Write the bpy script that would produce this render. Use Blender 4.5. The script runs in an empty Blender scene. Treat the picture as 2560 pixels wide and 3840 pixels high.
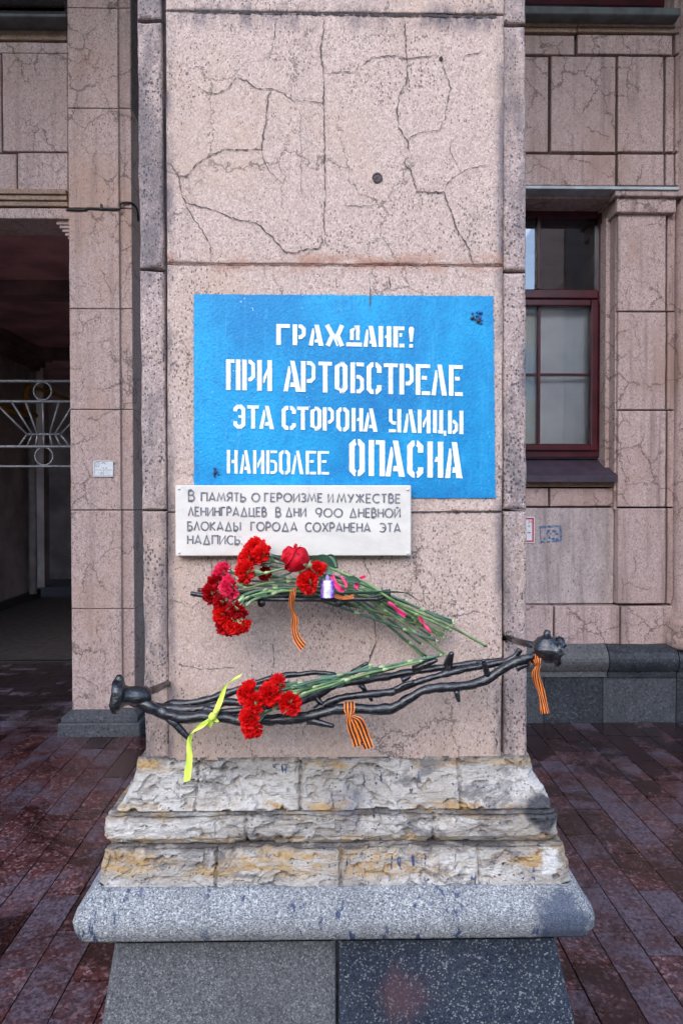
import bpy, math, random
from mathutils import Vector, Matrix, noise
rnd = random.Random(7)
R = math.radians
scene = bpy.context.scene
COL = scene.collection

# ------------------------------------------------------------------ camera
YAW, PITCH, F, CAMZ = R(1.0), R(-0.9), 2560.0, 1.55
SHIFT = -40.0 / 3840.0
cam_d = bpy.data.cameras.new('camera'); cam = bpy.data.objects.new('camera', cam_d); COL.objects.link(cam)
cam_d.sensor_fit = 'VERTICAL'; cam_d.sensor_height = 36.0; cam_d.lens = 24.0; cam_d.shift_y = SHIFT
cam_d.clip_start = 0.05; cam_d.clip_end = 500
cam.location = (0, 0, CAMZ); cam.rotation_euler = (R(90) + PITCH, 0, -YAW)
scene.camera = cam
# ------------------------------------------------------------------ world, sun, exposure
SUN_EL, SUN_AZ = R(34), R(-160)         # azimuth measured from +Y towards +X: behind the camera, a little to the left
w = bpy.data.worlds.new('World'); scene.world = w; w.use_nodes = True
wn = w.node_tree
sky = wn.nodes.new('ShaderNodeTexSky'); sky.sky_type = 'NISHITA'; sky.sun_disc = False
sky.sun_elevation = SUN_EL; sky.sun_rotation = SUN_AZ; sky.air_density = 1.0; sky.dust_density = 1.0; sky.ozone_density = 2.0
wn.links.new(sky.outputs[0], wn.nodes['Background'].inputs[0]); wn.nodes['Background'].inputs[1].default_value = 0.15
sd = bpy.data.lights.new('sun', 'SUN'); sd.energy = 0.5; sd.angle = R(70); sd.color = (1.0, 0.95, 0.88)
sun = bpy.data.objects.new('sun', sd); COL.objects.link(sun)
sdir = Vector((math.sin(SUN_AZ) * math.cos(SUN_EL), math.cos(SUN_AZ) * math.cos(SUN_EL), math.sin(SUN_EL)))
sun.rotation_euler = sdir.to_track_quat('Z', 'Y').to_euler(); sun.location = (0, -5, 12)
vs = scene.view_settings; vs.view_transform = 'Standard'; vs.look = 'None'; vs.gamma = 1.0; vs.use_curve_mapping = False
vs.exposure = 2.12
scene.cycles.use_denoising = True
scene.cycles.max_bounces = 8

# ------------------------------------------------------------------ measuring: photograph pixel -> point on a vertical plane
fw = Vector((math.sin(YAW) * math.cos(PITCH), math.cos(YAW) * math.cos(PITCH), math.sin(PITCH)))
rt = Vector((math.cos(YAW), -math.sin(YAW), 0)); up = rt.cross(fw)
def P(u, v, Y):
    d = fw + rt * ((u - 1280) / F) + up * ((1920 - v) / F + SHIFT * 3840 / F)
    return Vector((0, 0, CAMZ)) + d * (Y / d.y)
def rect(u0, v0, u1, v1, Y):
    um, vm = (u0 + u1) / 2, (v0 + v1) / 2
    return P(u0, vm, Y).x, P(u1, vm, Y).x, P(um, v1, Y).z, P(um, v0, Y).z
YP = 1.57                                  # front of the pillar

# ------------------------------------------------------------------ mesh builder
def nz(p, s): return noise.noise(Vector(p) * s)
class MB:
    def __init__(self): self.v = []; self.f = []; self.m = []
    def add(self, verts, faces, m=0):
        o = len(self.v); self.v += [tuple(x) for x in verts]
        for f in faces: self.f.append(tuple(i + o for i in f)); self.m.append(m)
    def box(self, x0, x1, y0, y1, z0, z1, m=0, b=0.0):
        if b <= 0:
            self.add([(x0,y0,z0),(x1,y0,z0),(x1,y1,z0),(x0,y1,z0),(x0,y0,z1),(x1,y0,z1),(x1,y1,z1),(x0,y1,z1)],
                     [(0,3,2,1),(4,5,6,7),(0,1,5,4),(1,2,6,5),(2,3,7,6),(3,0,4,7)], m); return
        rings = []
        for z, i in ((z0, b), (z0 + b, 0), (z1 - b, 0), (z1, b)):
            j = b
            a, c, d, e = x0 + i, x1 - i, y0 + i, y1 - i
            rings.append([(a+j,d,z),(c-j,d,z),(c,d+j,z),(c,e-j,z),(c-j,e,z),(a+j,e,z),(a,e-j,z),(a,d+j,z)])
        vs_ = [p for r_ in rings for p in r_]; fs = []
        for k in range(3):
            for q in range(8):
                n = (q + 1) % 8; fs.append((k*8+q, k*8+n, k*8+8+n, k*8+8+q))
        fs.append(tuple(reversed(range(8)))); fs.append(tuple(range(24, 32)))
        self.add(vs_, fs, m)
    def tube(self, pts, rad, n=8, m=0, cap=True, wob=0.0):
        pts = [Vector(p) for p in pts]
        if not hasattr(rad, '__len__'): rad = [rad] * len(pts)
        vs_ = []; ref = None
        for i, p in enumerate(pts):
            t = (pts[min(i+1, len(pts)-1)] - pts[max(i-1, 0)])
            t = t.normalized() if t.length > 1e-9 else Vector((0, 0, 1))
            if ref is None:
                ref = Vector((0,0,1)) if abs(t.z) < 0.9 else Vector((1,0,0))
            a = (ref - t * ref.dot(t)); a = a.normalized() if a.length > 1e-6 else t.orthogonal().normalized()
            ref = a; b = t.cross(a)
            for k in range(n):
                an = 2 * math.pi * k / n; d = a * math.cos(an) + b * math.sin(an)
                q = p + d * rad[i]
                if wob: q = q + d * rad[i] * wob * nz(q, 70)
                vs_.append(q)
        fs = []
        for i in range(len(pts) - 1):
            for k in range(n):
                k2 = (k + 1) % n; fs.append((i*n+k, i*n+k2, (i+1)*n+k2, (i+1)*n+k))
        if cap:
            fs.append(tuple(reversed(range(n)))); fs.append(tuple(range((len(pts)-1)*n, len(pts)*n)))
        self.add(vs_, fs, m)
    def lathe(self, prof, base, axis=(0,0,1), n=20, m=0, a0=0, a1=2*math.pi):
        ax = Vector(axis).normalized(); a = ax.orthogonal().normalized(); b = ax.cross(a)
        if abs(ax.z) > 0.999: a, b = Vector((1,0,0)), Vector((0,1,0))
        full = abs(a1 - a0 - 2*math.pi) < 1e-6; c = n if full else n + 1; vs_ = []
        for r_, h in prof:
            for k in range(c):
                an = a0 + (a1 - a0) * k / n
                vs_.append(Vector(base) + ax * h + (a * math.cos(an) + b * math.sin(an)) * r_)
        fs = []
        for i in range(len(prof) - 1):
            for k in range(n):
                k2 = (k + 1) % c; fs.append((i*c+k, i*c+k2, (i+1)*c+k2, (i+1)*c+k))
        self.add(vs_, fs, m)
    def grid(self, rows, m=0, mf=None):
        n = len(rows[0]); vs_ = [p for r_ in rows for p in r_]; o = len(self.v)
        self.v += [tuple(p) for p in vs_]
        for i in range(len(rows) - 1):
            for k in range(n - 1):
                self.f.append((o+i*n+k, o+i*n+k+1, o+(i+1)*n+k+1, o+(i+1)*n+k)); self.m.append(mf(i, k) if mf else m)
    def block(self, x0, x1, z0, z1, yf, yb, res=0.02, r=0.006, amp=0.0008, chip=0.6, m=0):
        """a dressed stone: front face towards -Y with worn, rounded arrises"""
        def ax(a, b):
            L = b - a; e = [t for t in (0, r*.25, r*.6, r*1.1, r*2) if t < L * .45]
            k = max(1, int((L - 2 * e[-1]) / res))
            return [a + t for t in e] + [a + e[-1] + (L - 2*e[-1]) * i / k for i in range(1, k)] + [b - t for t in reversed(e)]
        xs, zs = ax(x0, x1), ax(z0, z1); rows = []
        for z in zs:
            row = []
            for x in xs:
                d = min(x - x0, x1 - x, z - z0, z1 - z); p = (x, yf, z)
                rr = r * (1 + chip * 1.6 * max(-0.7, nz(p, 9) + 0.6 * nz(p, 31)))
                y = yf + amp * (nz(p, 25) + nz(p, 60))
                if d < rr: y += rr * (1 - math.sqrt(max(0, 1 - (1 - d / rr) ** 2)))
                row.append((x, y, z))
            rows.append(row)
        self.grid(rows, m)
        bd = list(rows[0]) + [q[-1] for q in rows[1:-1]] + list(reversed(rows[-1])) + [q[0] for q in reversed(rows[1:-1])]
        n = len(bd); vs_ = bd + [(p[0], yb, p[2]) for p in bd]
        self.add(vs_, [(i, i + n, (i + 1) % n + n, (i + 1) % n) for i in range(n)] + [tuple(range(n, 2 * n))], m)
    def build(self, name, mats, parent=None, smooth=False, shear=0.0, origin=None):
        if not isinstance(mats, (list, tuple)): mats = [mats]
        if origin is None: origin = ABS.get(parent.name, Vector((0,0,0))) if parent else Vector((0,0,0))
        ox, oy, oz = origin
        vs_ = [(x - shear * (z - CAMZ) - ox, y - oy, z - oz) for x, y, z in self.v] if shear else [(x-ox, y-oy, z-oz) for x, y, z in self.v]
        me = bpy.data.meshes.new(name); me.from_pydata(vs_, [], self.f)
        for mt in mats: me.materials.append(mt)
        me.polygons.foreach_set('material_index', self.m)
        me.polygons.foreach_set('use_smooth', [smooth] * len(self.f)); me.update()
        o = bpy.data.objects.new(name, me); COL.objects.link(o)
        if parent: o.parent = parent
        else: o.location = origin
        ABS[o.name] = Vector(origin)
        return o
ABS = {}
def tag(o, label=None, cat=None, group=None, kind=None):
    if label: o['label'] = label
    if cat: o['category'] = cat
    if group: o['group'] = group
    if kind: o['kind'] = kind
    return o
def thing(name, label, cat, loc, group=None):
    o = bpy.data.objects.new(name, None); COL.objects.link(o); o.location = loc; o.empty_display_size = 0.05
    ABS[o.name] = Vector(loc); return tag(o, label, cat, group)
def smooth_path(pts, k=6):
    pts = [Vector(p) for p in pts]; out = []
    for i in range(len(pts) - 1):
        p0, p1, p2, p3 = pts[max(i-1,0)], pts[i], pts[i+1], pts[min(i+2,len(pts)-1)]
        for j in range(k):
            t = j / k
            out.append(0.5 * ((2*p1) + (p2-p0)*t + (2*p0-5*p1+4*p2-p3)*t*t + (3*p1-p0-3*p2+p3)*t**3))
    out.append(pts[-1]); return out

# ------------------------------------------------------------------ materials
class NT:
    def __init__(self, name):
        self.mat = bpy.data.materials.new(name); self.mat.use_nodes = True; self.t = self.mat.node_tree
        self.b = self.t.nodes['Principled BSDF']; self.out = self.t.nodes['Material Output']
        g = self.t.nodes.new('ShaderNodeNewGeometry'); self.isl = g.outputs['Random Per Island']; self.pos = g.outputs['Position']; self.nor = g.outputs['Normal']
    def link(self, a, b): self.t.links.new(a, b)
    def setin(self, sock, val):
        if isinstance(val, bpy.types.NodeSocket): self.link(val, sock)
        else:
            if sock.type == 'RGBA' and len(val) == 3: val = (*val, 1)
            sock.default_value = val
    def map(self, scale, vec=None, rot=(0,0,0)):
        n = self.t.nodes.new('ShaderNodeMapping'); self.setin(n.inputs['Vector'], vec or self.pos)
        n.inputs['Scale'].default_value = scale if hasattr(scale, '__len__') else (scale,)*3
        n.inputs['Rotation'].default_value = rot
        return n.outputs[0]
    def noise(self, scale, detail=4, rough=0.55, vec=None, dist=0.0, col=False):
        n = self.t.nodes.new('ShaderNodeTexNoise'); self.setin(n.inputs['Vector'], self.map(scale, vec))
        n.inputs['Scale'].default_value = 1; n.inputs['Detail'].default_value = detail; n.inputs['Roughness'].default_value = rough
        n.inputs['Distortion'].default_value = dist
        return n.outputs['Color' if col else 'Fac']
    def voro(self, scale, vec=None, feature='F1'):
        n = self.t.nodes.new('ShaderNodeTexVoronoi'); n.feature = feature
        self.setin(n.inputs['Vector'], self.map(scale, vec)); n.inputs['Scale'].default_value = 1
        return n.outputs['Distance'], (n.outputs['Color'] if feature == 'F1' else None)
    def sep(self, col, ch=0):
        n = self.t.nodes.new('ShaderNodeSeparateColor'); self.setin(n.inputs[0], col); return n.outputs[ch]
    def xyz(self, ch, vec=None):
        n = self.t.nodes.new('ShaderNodeSeparateXYZ'); self.setin(n.inputs[0], vec or self.pos); return n.outputs[ch]
    def rng(self, v, a, b, c=0.0, d=1.0, smooth=True):
        n = self.t.nodes.new('ShaderNodeMapRange'); n.interpolation_type = 'SMOOTHSTEP' if smooth else 'LINEAR'
        self.setin(n.inputs[0], v); self.setin(n.inputs[1], a); self.setin(n.inputs[2], b)
        n.inputs[3].default_value = c; n.inputs[4].default_value = d; return n.outputs[0]
    def math(self, op, a, b=0.0, clamp=False):
        n = self.t.nodes.new('ShaderNodeMath'); n.operation = op; n.use_clamp = clamp
        self.setin(n.inputs[0], a); self.setin(n.inputs[1], b); return n.outputs[0]
    def mix(self, f, a, b, mode='MIX'):
        n = self.t.nodes.new('ShaderNodeMix'); n.data_type = 'RGBA'; n.blend_type = mode
        self.setin(n.inputs[0], f); self.setin(n.inputs[6], a); self.setin(n.inputs[7], b); return n.outputs[2]
    def dist(self, p):
        n = self.t.nodes.new('ShaderNodeVectorMath'); n.operation = 'DISTANCE'
        self.link(self.pos, n.inputs[0]); n.inputs[1].default_value = p; return n.outputs['Value']
    def attr(self, name):
        n = self.t.nodes.new('ShaderNodeAttribute'); n.attribute_name = name; return n.outputs['Fac']
    def bump(self, h, strength=0.3, d=0.002):
        n = self.t.nodes.new('ShaderNodeBump'); n.inputs['Strength'].default_value = strength; n.inputs['Distance'].default_value = d
        self.setin(n.inputs['Height'], h); self.link(n.outputs[0], self.b.inputs['Normal'])
    def done(self, col, rough=0.8, spec=0.3, metal=0.0):
        self.setin(self.b.inputs['Base Color'], col); self.setin(self.b.inputs['Roughness'], rough)
        self.b.inputs['Specular IOR Level'].default_value = spec; self.b.inputs['Metallic'].default_value = metal
        return self.mat

def stone(name, base, light, dark, pits=(0.1, 0.42), cell=210, warm=(0.50,0.34,0.22), warm_f=0.35, tone=0.25, stain=0.0, rough=0.88, pitc=(230,230,120), bumps=0.5, big_pits=.5, net=0, netw=1.0, soot=False, grime=(0.03,0.033,0.045)):
    n = NT(name)
    d, c = n.voro((cell, cell, cell * .75)); gr = n.sep(c, 0)
    col = n.mix(n.rng(gr, .35, .95), base, light)
    col = n.mix(n.rng(n.sep(c, 1), .66, .92, 0, .8), col, tuple(x * .50 for x in base))
    fine = n.noise(cell * 1.6, 2)
    col = n.mix(n.math('MULTIPLY', n.rng(fine, .35, .65), 0.35), col, tuple(x * .7 for x in base))
    big = n.noise((2.3, 2.3, 1.6), 6, .62)
    col = n.mix(n.rng(big, .42, .72, 0, warm_f), col, warm)
    st = n.noise((14, 14, .8), 6, .68)
    col = n.mix(n.rng(st, .48, .70, 0, tone), col, tuple(x * .45 for x in base))
    pd, pc = n.voro(pitc)
    thr = n.math('MULTIPLY', n.rng(n.noise(5.5, 5, .65), .32, .72, pits[0], pits[1]), n.rng(n.sep(pc, 0), .25, 1, .25, 1.25))
    pit = n.rng(pd, n.math('MULTIPLY', thr, .55), thr, 1, 0)
    col = n.mix(n.math('MULTIPLY', pit, .9), col, dark)
    if big_pits:
        bd, bcol = n.voro((62, 62, 50)); bt = n.math('MULTIPLY', n.rng(n.sep(bcol, 0), 1 - big_pits * .55, 1, 0, .26), n.rng(n.noise(4, 4, .6), .45, .62))
        bp = n.rng(bd, n.math('MULTIPLY', bt, .6), n.math('ADD', bt, .0001), 1, 0); pit = n.math('MAXIMUM', pit, bp)
        col = n.mix(n.math('MULTIPLY', bp, .92), col, dark)
    isl = n.isl
    col = n.mix(n.rng(isl, 0, 1, 0, .28, False), col, tuple(x * .72 for x in base))
    if net:
        wv_ = n.t.nodes.new('ShaderNodeVectorMath'); wv_.operation = 'ADD'
        sc2 = n.t.nodes.new('ShaderNodeVectorMath'); sc2.operation = 'SCALE'; n.link(n.noise(5, 6, .7, col=True), sc2.inputs[0]); sc2.inputs['Scale'].default_value = .20
        n.link(n.pos, wv_.inputs[0]); n.link(sc2.outputs[0], wv_.inputs[1])
        ed_, _ = n.voro((5.2, 5.2, 4.2), wv_.outputs[0], 'DISTANCE_TO_EDGE')
        ln = n.math('MULTIPLY', n.rng(ed_, .004 * netw, .017 * netw, 1, 0), n.rng(n.noise(3.4, 5, .6), .43, .56, 0, net))
        col = n.mix(ln, col, tuple(x * .22 for x in base))
    if soot:
        ex = n.math('MINIMUM', n.math('ABSOLUTE', n.math('SUBTRACT', n.xyz(0), SOOTX[0])), n.math('ABSOLUTE', n.math('SUBTRACT', n.xyz(0), SOOTX[1])))
        ez = n.math('ABSOLUTE', n.math('SUBTRACT', n.xyz(2), SOOTZ))
        sf = n.math('MAXIMUM', n.rng(ex, 0, .028, .8, 0), n.rng(ez, 0, .05, .85, 0))
        sf = n.math('MULTIPLY', sf, n.rng(n.noise((13, 13, 5), 6, .7), .38, .62))
        col = n.mix(sf, col, (.06,.055,.075))
        ru = n.math('MULTIPLY', n.rng(n.math('ABSOLUTE', n.math('SUBTRACT', n.xyz(2), SOOTZ2)), 0, .035, .7, 0), n.rng(n.noise((11, 11, 25), 5, .7), .42, .6)); col = n.mix(ru, col, (.34,.16,.10))
    if stain:
        s1 = n.rng(n.noise((8, 8, 2.6), 6, .72), .42, .62, 0, stain)
        col = n.mix(s1, col, grime)
    h = n.math('SUBTRACT', n.math('ADD', n.math('MULTIPLY', d, -.5), n.math('MULTIPLY', fine, .6)), n.math('MULTIPLY', pit, 1.1))
    n.bump(h, bumps, .0025)
    return n.done(col, rough, .25)

M = {}
SOOTX = (P(629, 1840, YP).x, P(1883, 1840, YP).x); SOOTZ = P(1256, 60, YP).z; SOOTZ2 = P(1256, 985, YP).z
M['shaft'] = stone('shaft stone', (.50,.37,.315), (.65,.52,.46), (.065,.045,.042), pits=(.15,.52), cell=320, warm=(.48,.33,.22), warm_f=.6, tone=.22, big_pits=.35, net=.7, soot=True)
M['strip'] = stone('corner strip stone', (.38,.285,.255), (.52,.42,.39), (.035,.036,.048), pits=(.2,.65), cell=300, pitc=(190,190,130), tone=.3, stain=.62, grime=(.055,.055,.07), big_pits=1.0, net=.4)
M['pier'] = stone('pier stone', (.50,.365,.335), (.60,.47,.44), (.17,.115,.105), pits=(.12,.45), cell=130, pitc=(95,95,55), tone=.5, warm=(.44,.28,.21), warm_f=.7, big_pits=0, net=.75, netw=1.8)
M['wall'] = stone('wall stone', (.50,.36,.335), (.60,.46,.435), (.14,.095,.09), pits=(.08,.4), cell=130, pitc=(95,95,55), tone=.8, warm=(.36,.23,.18), warm_f=.85, big_pits=0, net=.75, netw=1.8)
M['panel'] = stone('rendered wall panel', (.50,.405,.385), (.58,.475,.455), (.07,.06,.065), pits=(.03,.3), cell=110, pitc=(55,55,22), tone=1.0, warm=(.36,.28,.25), big_pits=0, net=.3, stain=.4, grime=(.18,.14,.14))

def limestone():
    n = NT('worn limestone')
    big = n.noise((5, 5, 9), 7, .68, dist=.6)
    col = n.mix(n.rng(big, .35, .68), (.37,.33,.285), (.70,.66,.61))
    och = n.rng(n.noise((5, 5, 17), 6, .75, dist=.5), .44, .60, 0, 1)
    z = n.xyz(2)
    band = None
    for zc, wd in OCHRE:
        b = n.rng(n.math('ABSOLUTE', n.math('SUBTRACT', z, zc)), 0, wd, 1, 0)
        band = b if band is None else n.math('MAXIMUM', band, b)
    och = n.math('MULTIPLY', och, n.math('ADD', n.math('MULTIPLY', band, 1.3), .10), True)
    col = n.mix(och, col, n.mix(n.noise(60, 4), (.44,.24,.07), (.56,.38,.17)))
    gry = n.rng(n.noise((7, 7, 13), 8, .78, dist=1.0), .50, .63, 0, .88)
    col = n.mix(gry, col, (.15,.14,.145))
    lay = n.rng(n.noise((9, 9, 75), 5, .7, dist=1.5), .54, .62, 0, .6); col = n.mix(lay, col, (.20,.16,.13))
    d, c = n.voro((60, 60, 90)); sp = n.rng(d, .05, n.rng(n.noise(8, 5), .45, .8, .08, .4), 1, 0)
    col = n.mix(n.math('MULTIPLY', sp, .85), col, (.05,.045,.05))
    d2, c2 = n.voro((150, 150, 190)); t2 = n.rng(n.sep(c2, 0), .6, 1, 0, .55); sp2 = n.math('MULTIPLY', n.rng(d2, n.math('MULTIPLY', t2, .5), n.math('ADD', t2, .0005), 1, 0), n.rng(n.noise(6, 5, .65), .42, .6)); col = n.mix(n.math('MULTIPLY', sp2, .85), col, (.06,.05,.05))
    for zc in JZ: col = n.mix(n.math('MULTIPLY', n.rng(n.math('ABSOLUTE', n.math('SUBTRACT', z, zc)), 0, .010, .85, 0), n.rng(n.noise((16, 16, 30), 5, .7), .36, .56)), col, (.055,.045,.045))
    bl = n.rng(n.noise((60, 60, 14), 3, .6), .645, .67)
    bl = n.math('MULTIPLY', bl, n.rng(n.noise(3.1, 2), .46, .56))
    col = n.mix(bl, col, (.015,.040,.12))
    k = n.math('ADD', n.dist(tuple(P(1322, 3010, 1.5))), n.math('MULTIPLY', n.noise(22, 5, .7), .12))
    col = n.mix(n.rng(k, .06, .14, .75, 0), col, (.07,.09,.17))
    k = n.math('ADD', n.dist(tuple(P(2055, 3050, 1.5))), n.math('MULTIPLY', n.noise(30, 4), .03))
    col = n.mix(n.rng(k, .055, .072, .93, 0), col, (.022,.028,.045))
    k = n.math('ADD', n.dist(tuple(P(2075, 3235, 1.49))), n.math('MULTIPLY', n.noise((30, 30, 18), 5, .7), .14))
    col = n.mix(n.rng(k, .085, .11, .8, 0), col, (.75,.74,.72))
    f = n.noise(130, 5, .7)
    col = n.mix(n.rng(f, .3, .7, 0, .3), col, (.30,.27,.25))
    n.bump(n.math('ADD', n.math('MULTIPLY', n.noise((45, 45, 80), 6, .75), 1.6), n.math('SUBTRACT', n.math('MULTIPLY', f, .6), n.math('MULTIPLY', sp, .9))), 1.0, .006)
    return n.done(col, .9, .2)

def granite(name, a, b, c, scale=240, rough=.6, blue=0.0, patch=None, bands=False, rust=None):
    n = NT(name)
    f = n.noise((scale, scale, scale * (2.0 if bands else 1)), 3, .7)
    g2 = n.noise((scale * .42, scale * .42, scale * (1.1 if bands else .42)), 3, .65)
    col = n.mix(n.rng(n.math('ADD', n.math('MULTIPLY', f, .5), n.math('MULTIPLY', g2, .5)), .42, .58), a, b)
    d, cc = n.voro(scale * .8); col = n.mix(n.rng(n.sep(cc, 0), .84, .95, 0, .8), col, c)
    col = n.mix(n.rng(n.sep(cc, 1), .80, .95, 0, .7), col, tuple(x * .35 for x in a))
    col = n.mix(n.rng(n.noise((3, 3, 2), 5, .6), .4, .7, 0, .45), col, tuple(x * .55 for x in a))
    if blue:
        bl = n.rng(n.noise((55, 55, 9), 4, .65), .55, .61, 0, blue)
        bl = n.math('MULTIPLY', bl, n.rng(n.noise((6, 6, 5), 2), .46, .54))
        col = n.mix(bl, col, (.010,.028,.085))
    if patch:
        k = n.math('ADD', n.dist(patch[0]), n.math('ADD', n.math('MULTIPLY', n.noise(60, 5, .75), .07), n.math('MULTIPLY', n.noise(13, 5, .7), .13)))
        col = n.mix(n.rng(k, n.math('ADD', 0.0, patch[1] * 1.5), patch[1] * 1.95, .88, 0), col, n.mix(n.rng(f, .45, .7), (.02,.028,.05), (.10,.13,.19)))
    if rust:
        k = n.math('ADD', n.dist(rust), n.math('MULTIPLY', n.noise((12, 12, 4), 4, .7), .16))
        col = n.mix(n.rng(k, .09, .17, .5, 0), col, (.10,.045,.05))
    n.bump(f, .25, .001)
    return n.done(col, n.rng(n.noise(6, 4), .3, .7, rough - .15, rough + .15), .4)

def simple(name, col, rough=.6, var=.3, scale=20, spec=.4, metal=0.0, bump=0.0, bscale=80):
    n = NT(name); f = n.noise(scale, 4)
    c = n.mix(n.rng(f, .3, .7), tuple(x * (1 - var) for x in col), tuple(min(1, x * (1 + var)) for x in col))
    if bump: n.bump(n.noise(bscale, 4), bump, .002)
    return n.done(c, rough, spec, metal)

def paint_blue():
    n = NT('blue wall paint')
    f = n.noise((6, 6, 4), 6, .65); g = n.noise((60, 60, 18), 4, .6); d, c = n.voro((210, 210, 160))
    col = n.mix(n.rng(f, .35, .68), (.001,.185,.41), (.003,.29,.55))
    col = n.mix(n.rng(g, .55, .8, 0, .5), col, (.03,.36,.62))
    col = n.mix(n.rng(n.sep(c, 0), .7, 1, 0, .3), col, (.002,.11,.34))
    col = n.mix(n.rng(n.noise((70, 70, 5), 5, .7), .54, .72, 0, .45), col, (.05,.30,.52)); col = n.mix(n.rng(n.noise((5, 5, 5), 5, .7), .52, .68, 0, .5), col, (.002,.10,.30))
    chip = n.math('MULTIPLY', n.rng(n.noise(130, 3, .7), .66, .70), n.rng(n.noise(7, 3), .5, .65))
    col = n.mix(chip, col, (.55,.6,.65))
    n.bump(n.math('ADD', d, n.noise(90, 4)), .3, .002)
    return n.done(col, .55, .35)
def paint_white():
    n = NT('white stencil paint')
    g = n.noise((70, 70, 70), 5, .65); d, c = n.voro((210, 210, 160))
    col = n.mix(n.rng(g, .56, .72, 0, .6), (.72,.735,.74), (.40,.55,.70))
    n.bump(n.math('ADD', d, n.noise(90, 4)), .4, .003)
    return n.done(col, .6, .3)
def marble():
    n = NT('white marble')
    f = n.noise((4, 4, 9), 7, .65, dist=.8)
    col = n.mix(n.rng(f, .35, .75), (.66,.61,.54), (.52,.48,.43))
    col = n.mix(n.rng(n.noise((9, 9, 3), 8, .75, dist=2), .60, .72, 0, .45), col, (.42,.40,.41))
    k = n.rng(n.noise(26, 5, .7), .66, .74, 0, .5)
    col = n.mix(k, col, (.35,.33,.32))
    n.bump(n.noise(60, 4), .08, .001)
    return n.done(col, .42, .4)
def iron():
    n = NT('thick black paint on iron')
    f = n.noise(120, 5, .6)
    n.bump(n.math('ADD', f, n.math('MULTIPLY', n.noise((40, 60, 90), 3), .9)), .85, .004)
    n.b.inputs['Coat Weight'].default_value = .5; n.b.inputs['Coat Roughness'].default_value = .10
    return n.done(n.mix(n.rng(n.noise(30, 4), .4, .7), (.0015,.002,.004), (.005,.006,.010)), n.rng(n.noise(50, 3), .35, .7, .10, .22), .5)
def petal(name, a, b, tr=.3):
    n = NT(name); f = n.noise(90, 4, .6)
    col = n.mix(n.rng(f, .32, .68), a, b)
    n.done(col, .55, .25)
    t = n.t.nodes.new('ShaderNodeBsdfTranslucent'); n.setin(t.inputs[0], col)
    mx = n.t.nodes.new('ShaderNodeMixShader'); mx.inputs[0].default_value = tr
    n.link(n.b.outputs[0], mx.inputs[1]); n.link(t.outputs[0], mx.inputs[2]); n.link(mx.outputs[0], n.out.inputs[0])
    return n.mat
def pavers(name, a, b, c, wet=.5):
    n = NT(name); r_ = n.attr('tone')
    vv = n.t.nodes.new('ShaderNodeVectorMath'); vv.operation = 'ADD'; n.link(n.pos, vv.inputs[0]); n.link(n.math('MULTIPLY', r_, 37.0), vv.inputs[1])
    d, cc = n.voro((95, 95, 95), vv.outputs[0]); f = n.noise((60, 60, 60), 6, .78, vec=vv.outputs[0], dist=.6); patch = n.noise((7, 7, 7), 5, .65, vec=vv.outputs[0])
    col = n.mix(n.rng(f, .36, .64), a, b)
    col = n.mix(n.rng(n.sep(cc, 0), .70, .95, 0, .75), col, c)
    col = n.mix(n.rng(n.sep(cc, 1), .75, .95, 0, .7), col, tuple(x * .25 for x in a))
    col = n.mix(n.rng(r_, .3, 1, 0, .65, False), col, tuple(x * .35 for x in a))
    blue = n.math('MULTIPLY', n.rng(n.math('ADD', n.math('ADD', n.math('MULTIPLY', n.noise((2.4, 2.4, 1), 6, .7, dist=.6), .6), n.math('MULTIPLY', patch, .4)), n.math('MULTIPLY', r_, .1)), .50, .66), .75)  # bluish speckled patches: sheen of the wet stone painted in as lighter colour
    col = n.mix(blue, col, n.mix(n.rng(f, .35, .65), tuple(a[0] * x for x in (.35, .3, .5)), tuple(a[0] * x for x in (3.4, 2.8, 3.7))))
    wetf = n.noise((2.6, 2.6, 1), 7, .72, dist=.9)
    damp_shade = n.rng(n.math('SUBTRACT', wetf, n.math('SUBTRACT', n.math('MULTIPLY', r_, .22), n.math('MULTIPLY', n.rng(n.math('ADD', n.xyz(1), n.math('MULTIPLY', n.xyz(0), .25)), 3.1, 4.9), .14))), .33, .53)  # damp patches, plus shade painted in that deepens towards the back wall
    col = n.mix(n.math('MULTIPLY', damp_shade, .85), col, tuple(x * .16 for x in a))
    n.bump(n.math('ADD', n.math('ADD', f, n.math('MULTIPLY', n.noise(120, 3), .8)), n.math('MULTIPLY', n.noise(14, 3), 1.2)), .38, .004)
    rough = n.rng(damp_shade, 0, 1, .42, .13)
    return n.done(col, rough, .55)

M['blue'] = paint_blue(); M['white'] = paint_white(); M['marble'] = marble(); M['iron'] = iron()
M['joint'] = simple('dirt in joints', (.045,.038,.04), .95, .4, 60)
M['crack'] = simple('dirt in cracks', (.085,.062,.062), .95, .4, 60)
M['rustseam'] = simple('reddish seam', (.17,.09,.075), .95, .4, 60)
M['letter'] = simple('engraved lettering', (.15,.15,.165), .5, .5, 90)
M['slab'] = granite('weathered granite slab', (.095,.10,.112), (.36,.365,.365), (.52,.52,.50), 420, .75, .9, (tuple(P(2112, 3450, 1.46)), .092), True)
M['die_light'] = granite('grey granite', (.045,.047,.053), (.14,.142,.145), (.25,.25,.25), 420, .6)
M['die_dark'] = granite('dark granite', (.006,.010,.021), (.035,.048,.072), (.24,.25,.25), 420, .45, 0, None, False, tuple(P(1515, 3740, 1.5)))
M['plinth_a'] = granite('dark plinth granite', (.022,.026,.033), (.05,.055,.065), (.10,.10,.11), 120, .5)
M['plinth_b'] = granite('plinth granite', (.05,.055,.065), (.09,.095,.105), (.14,.14,.15), 120, .55)
M['plinth_c'] = granite('moulding granite', (.085,.085,.09), (.13,.13,.135), (.19,.19,.19), 120, .6)
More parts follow.
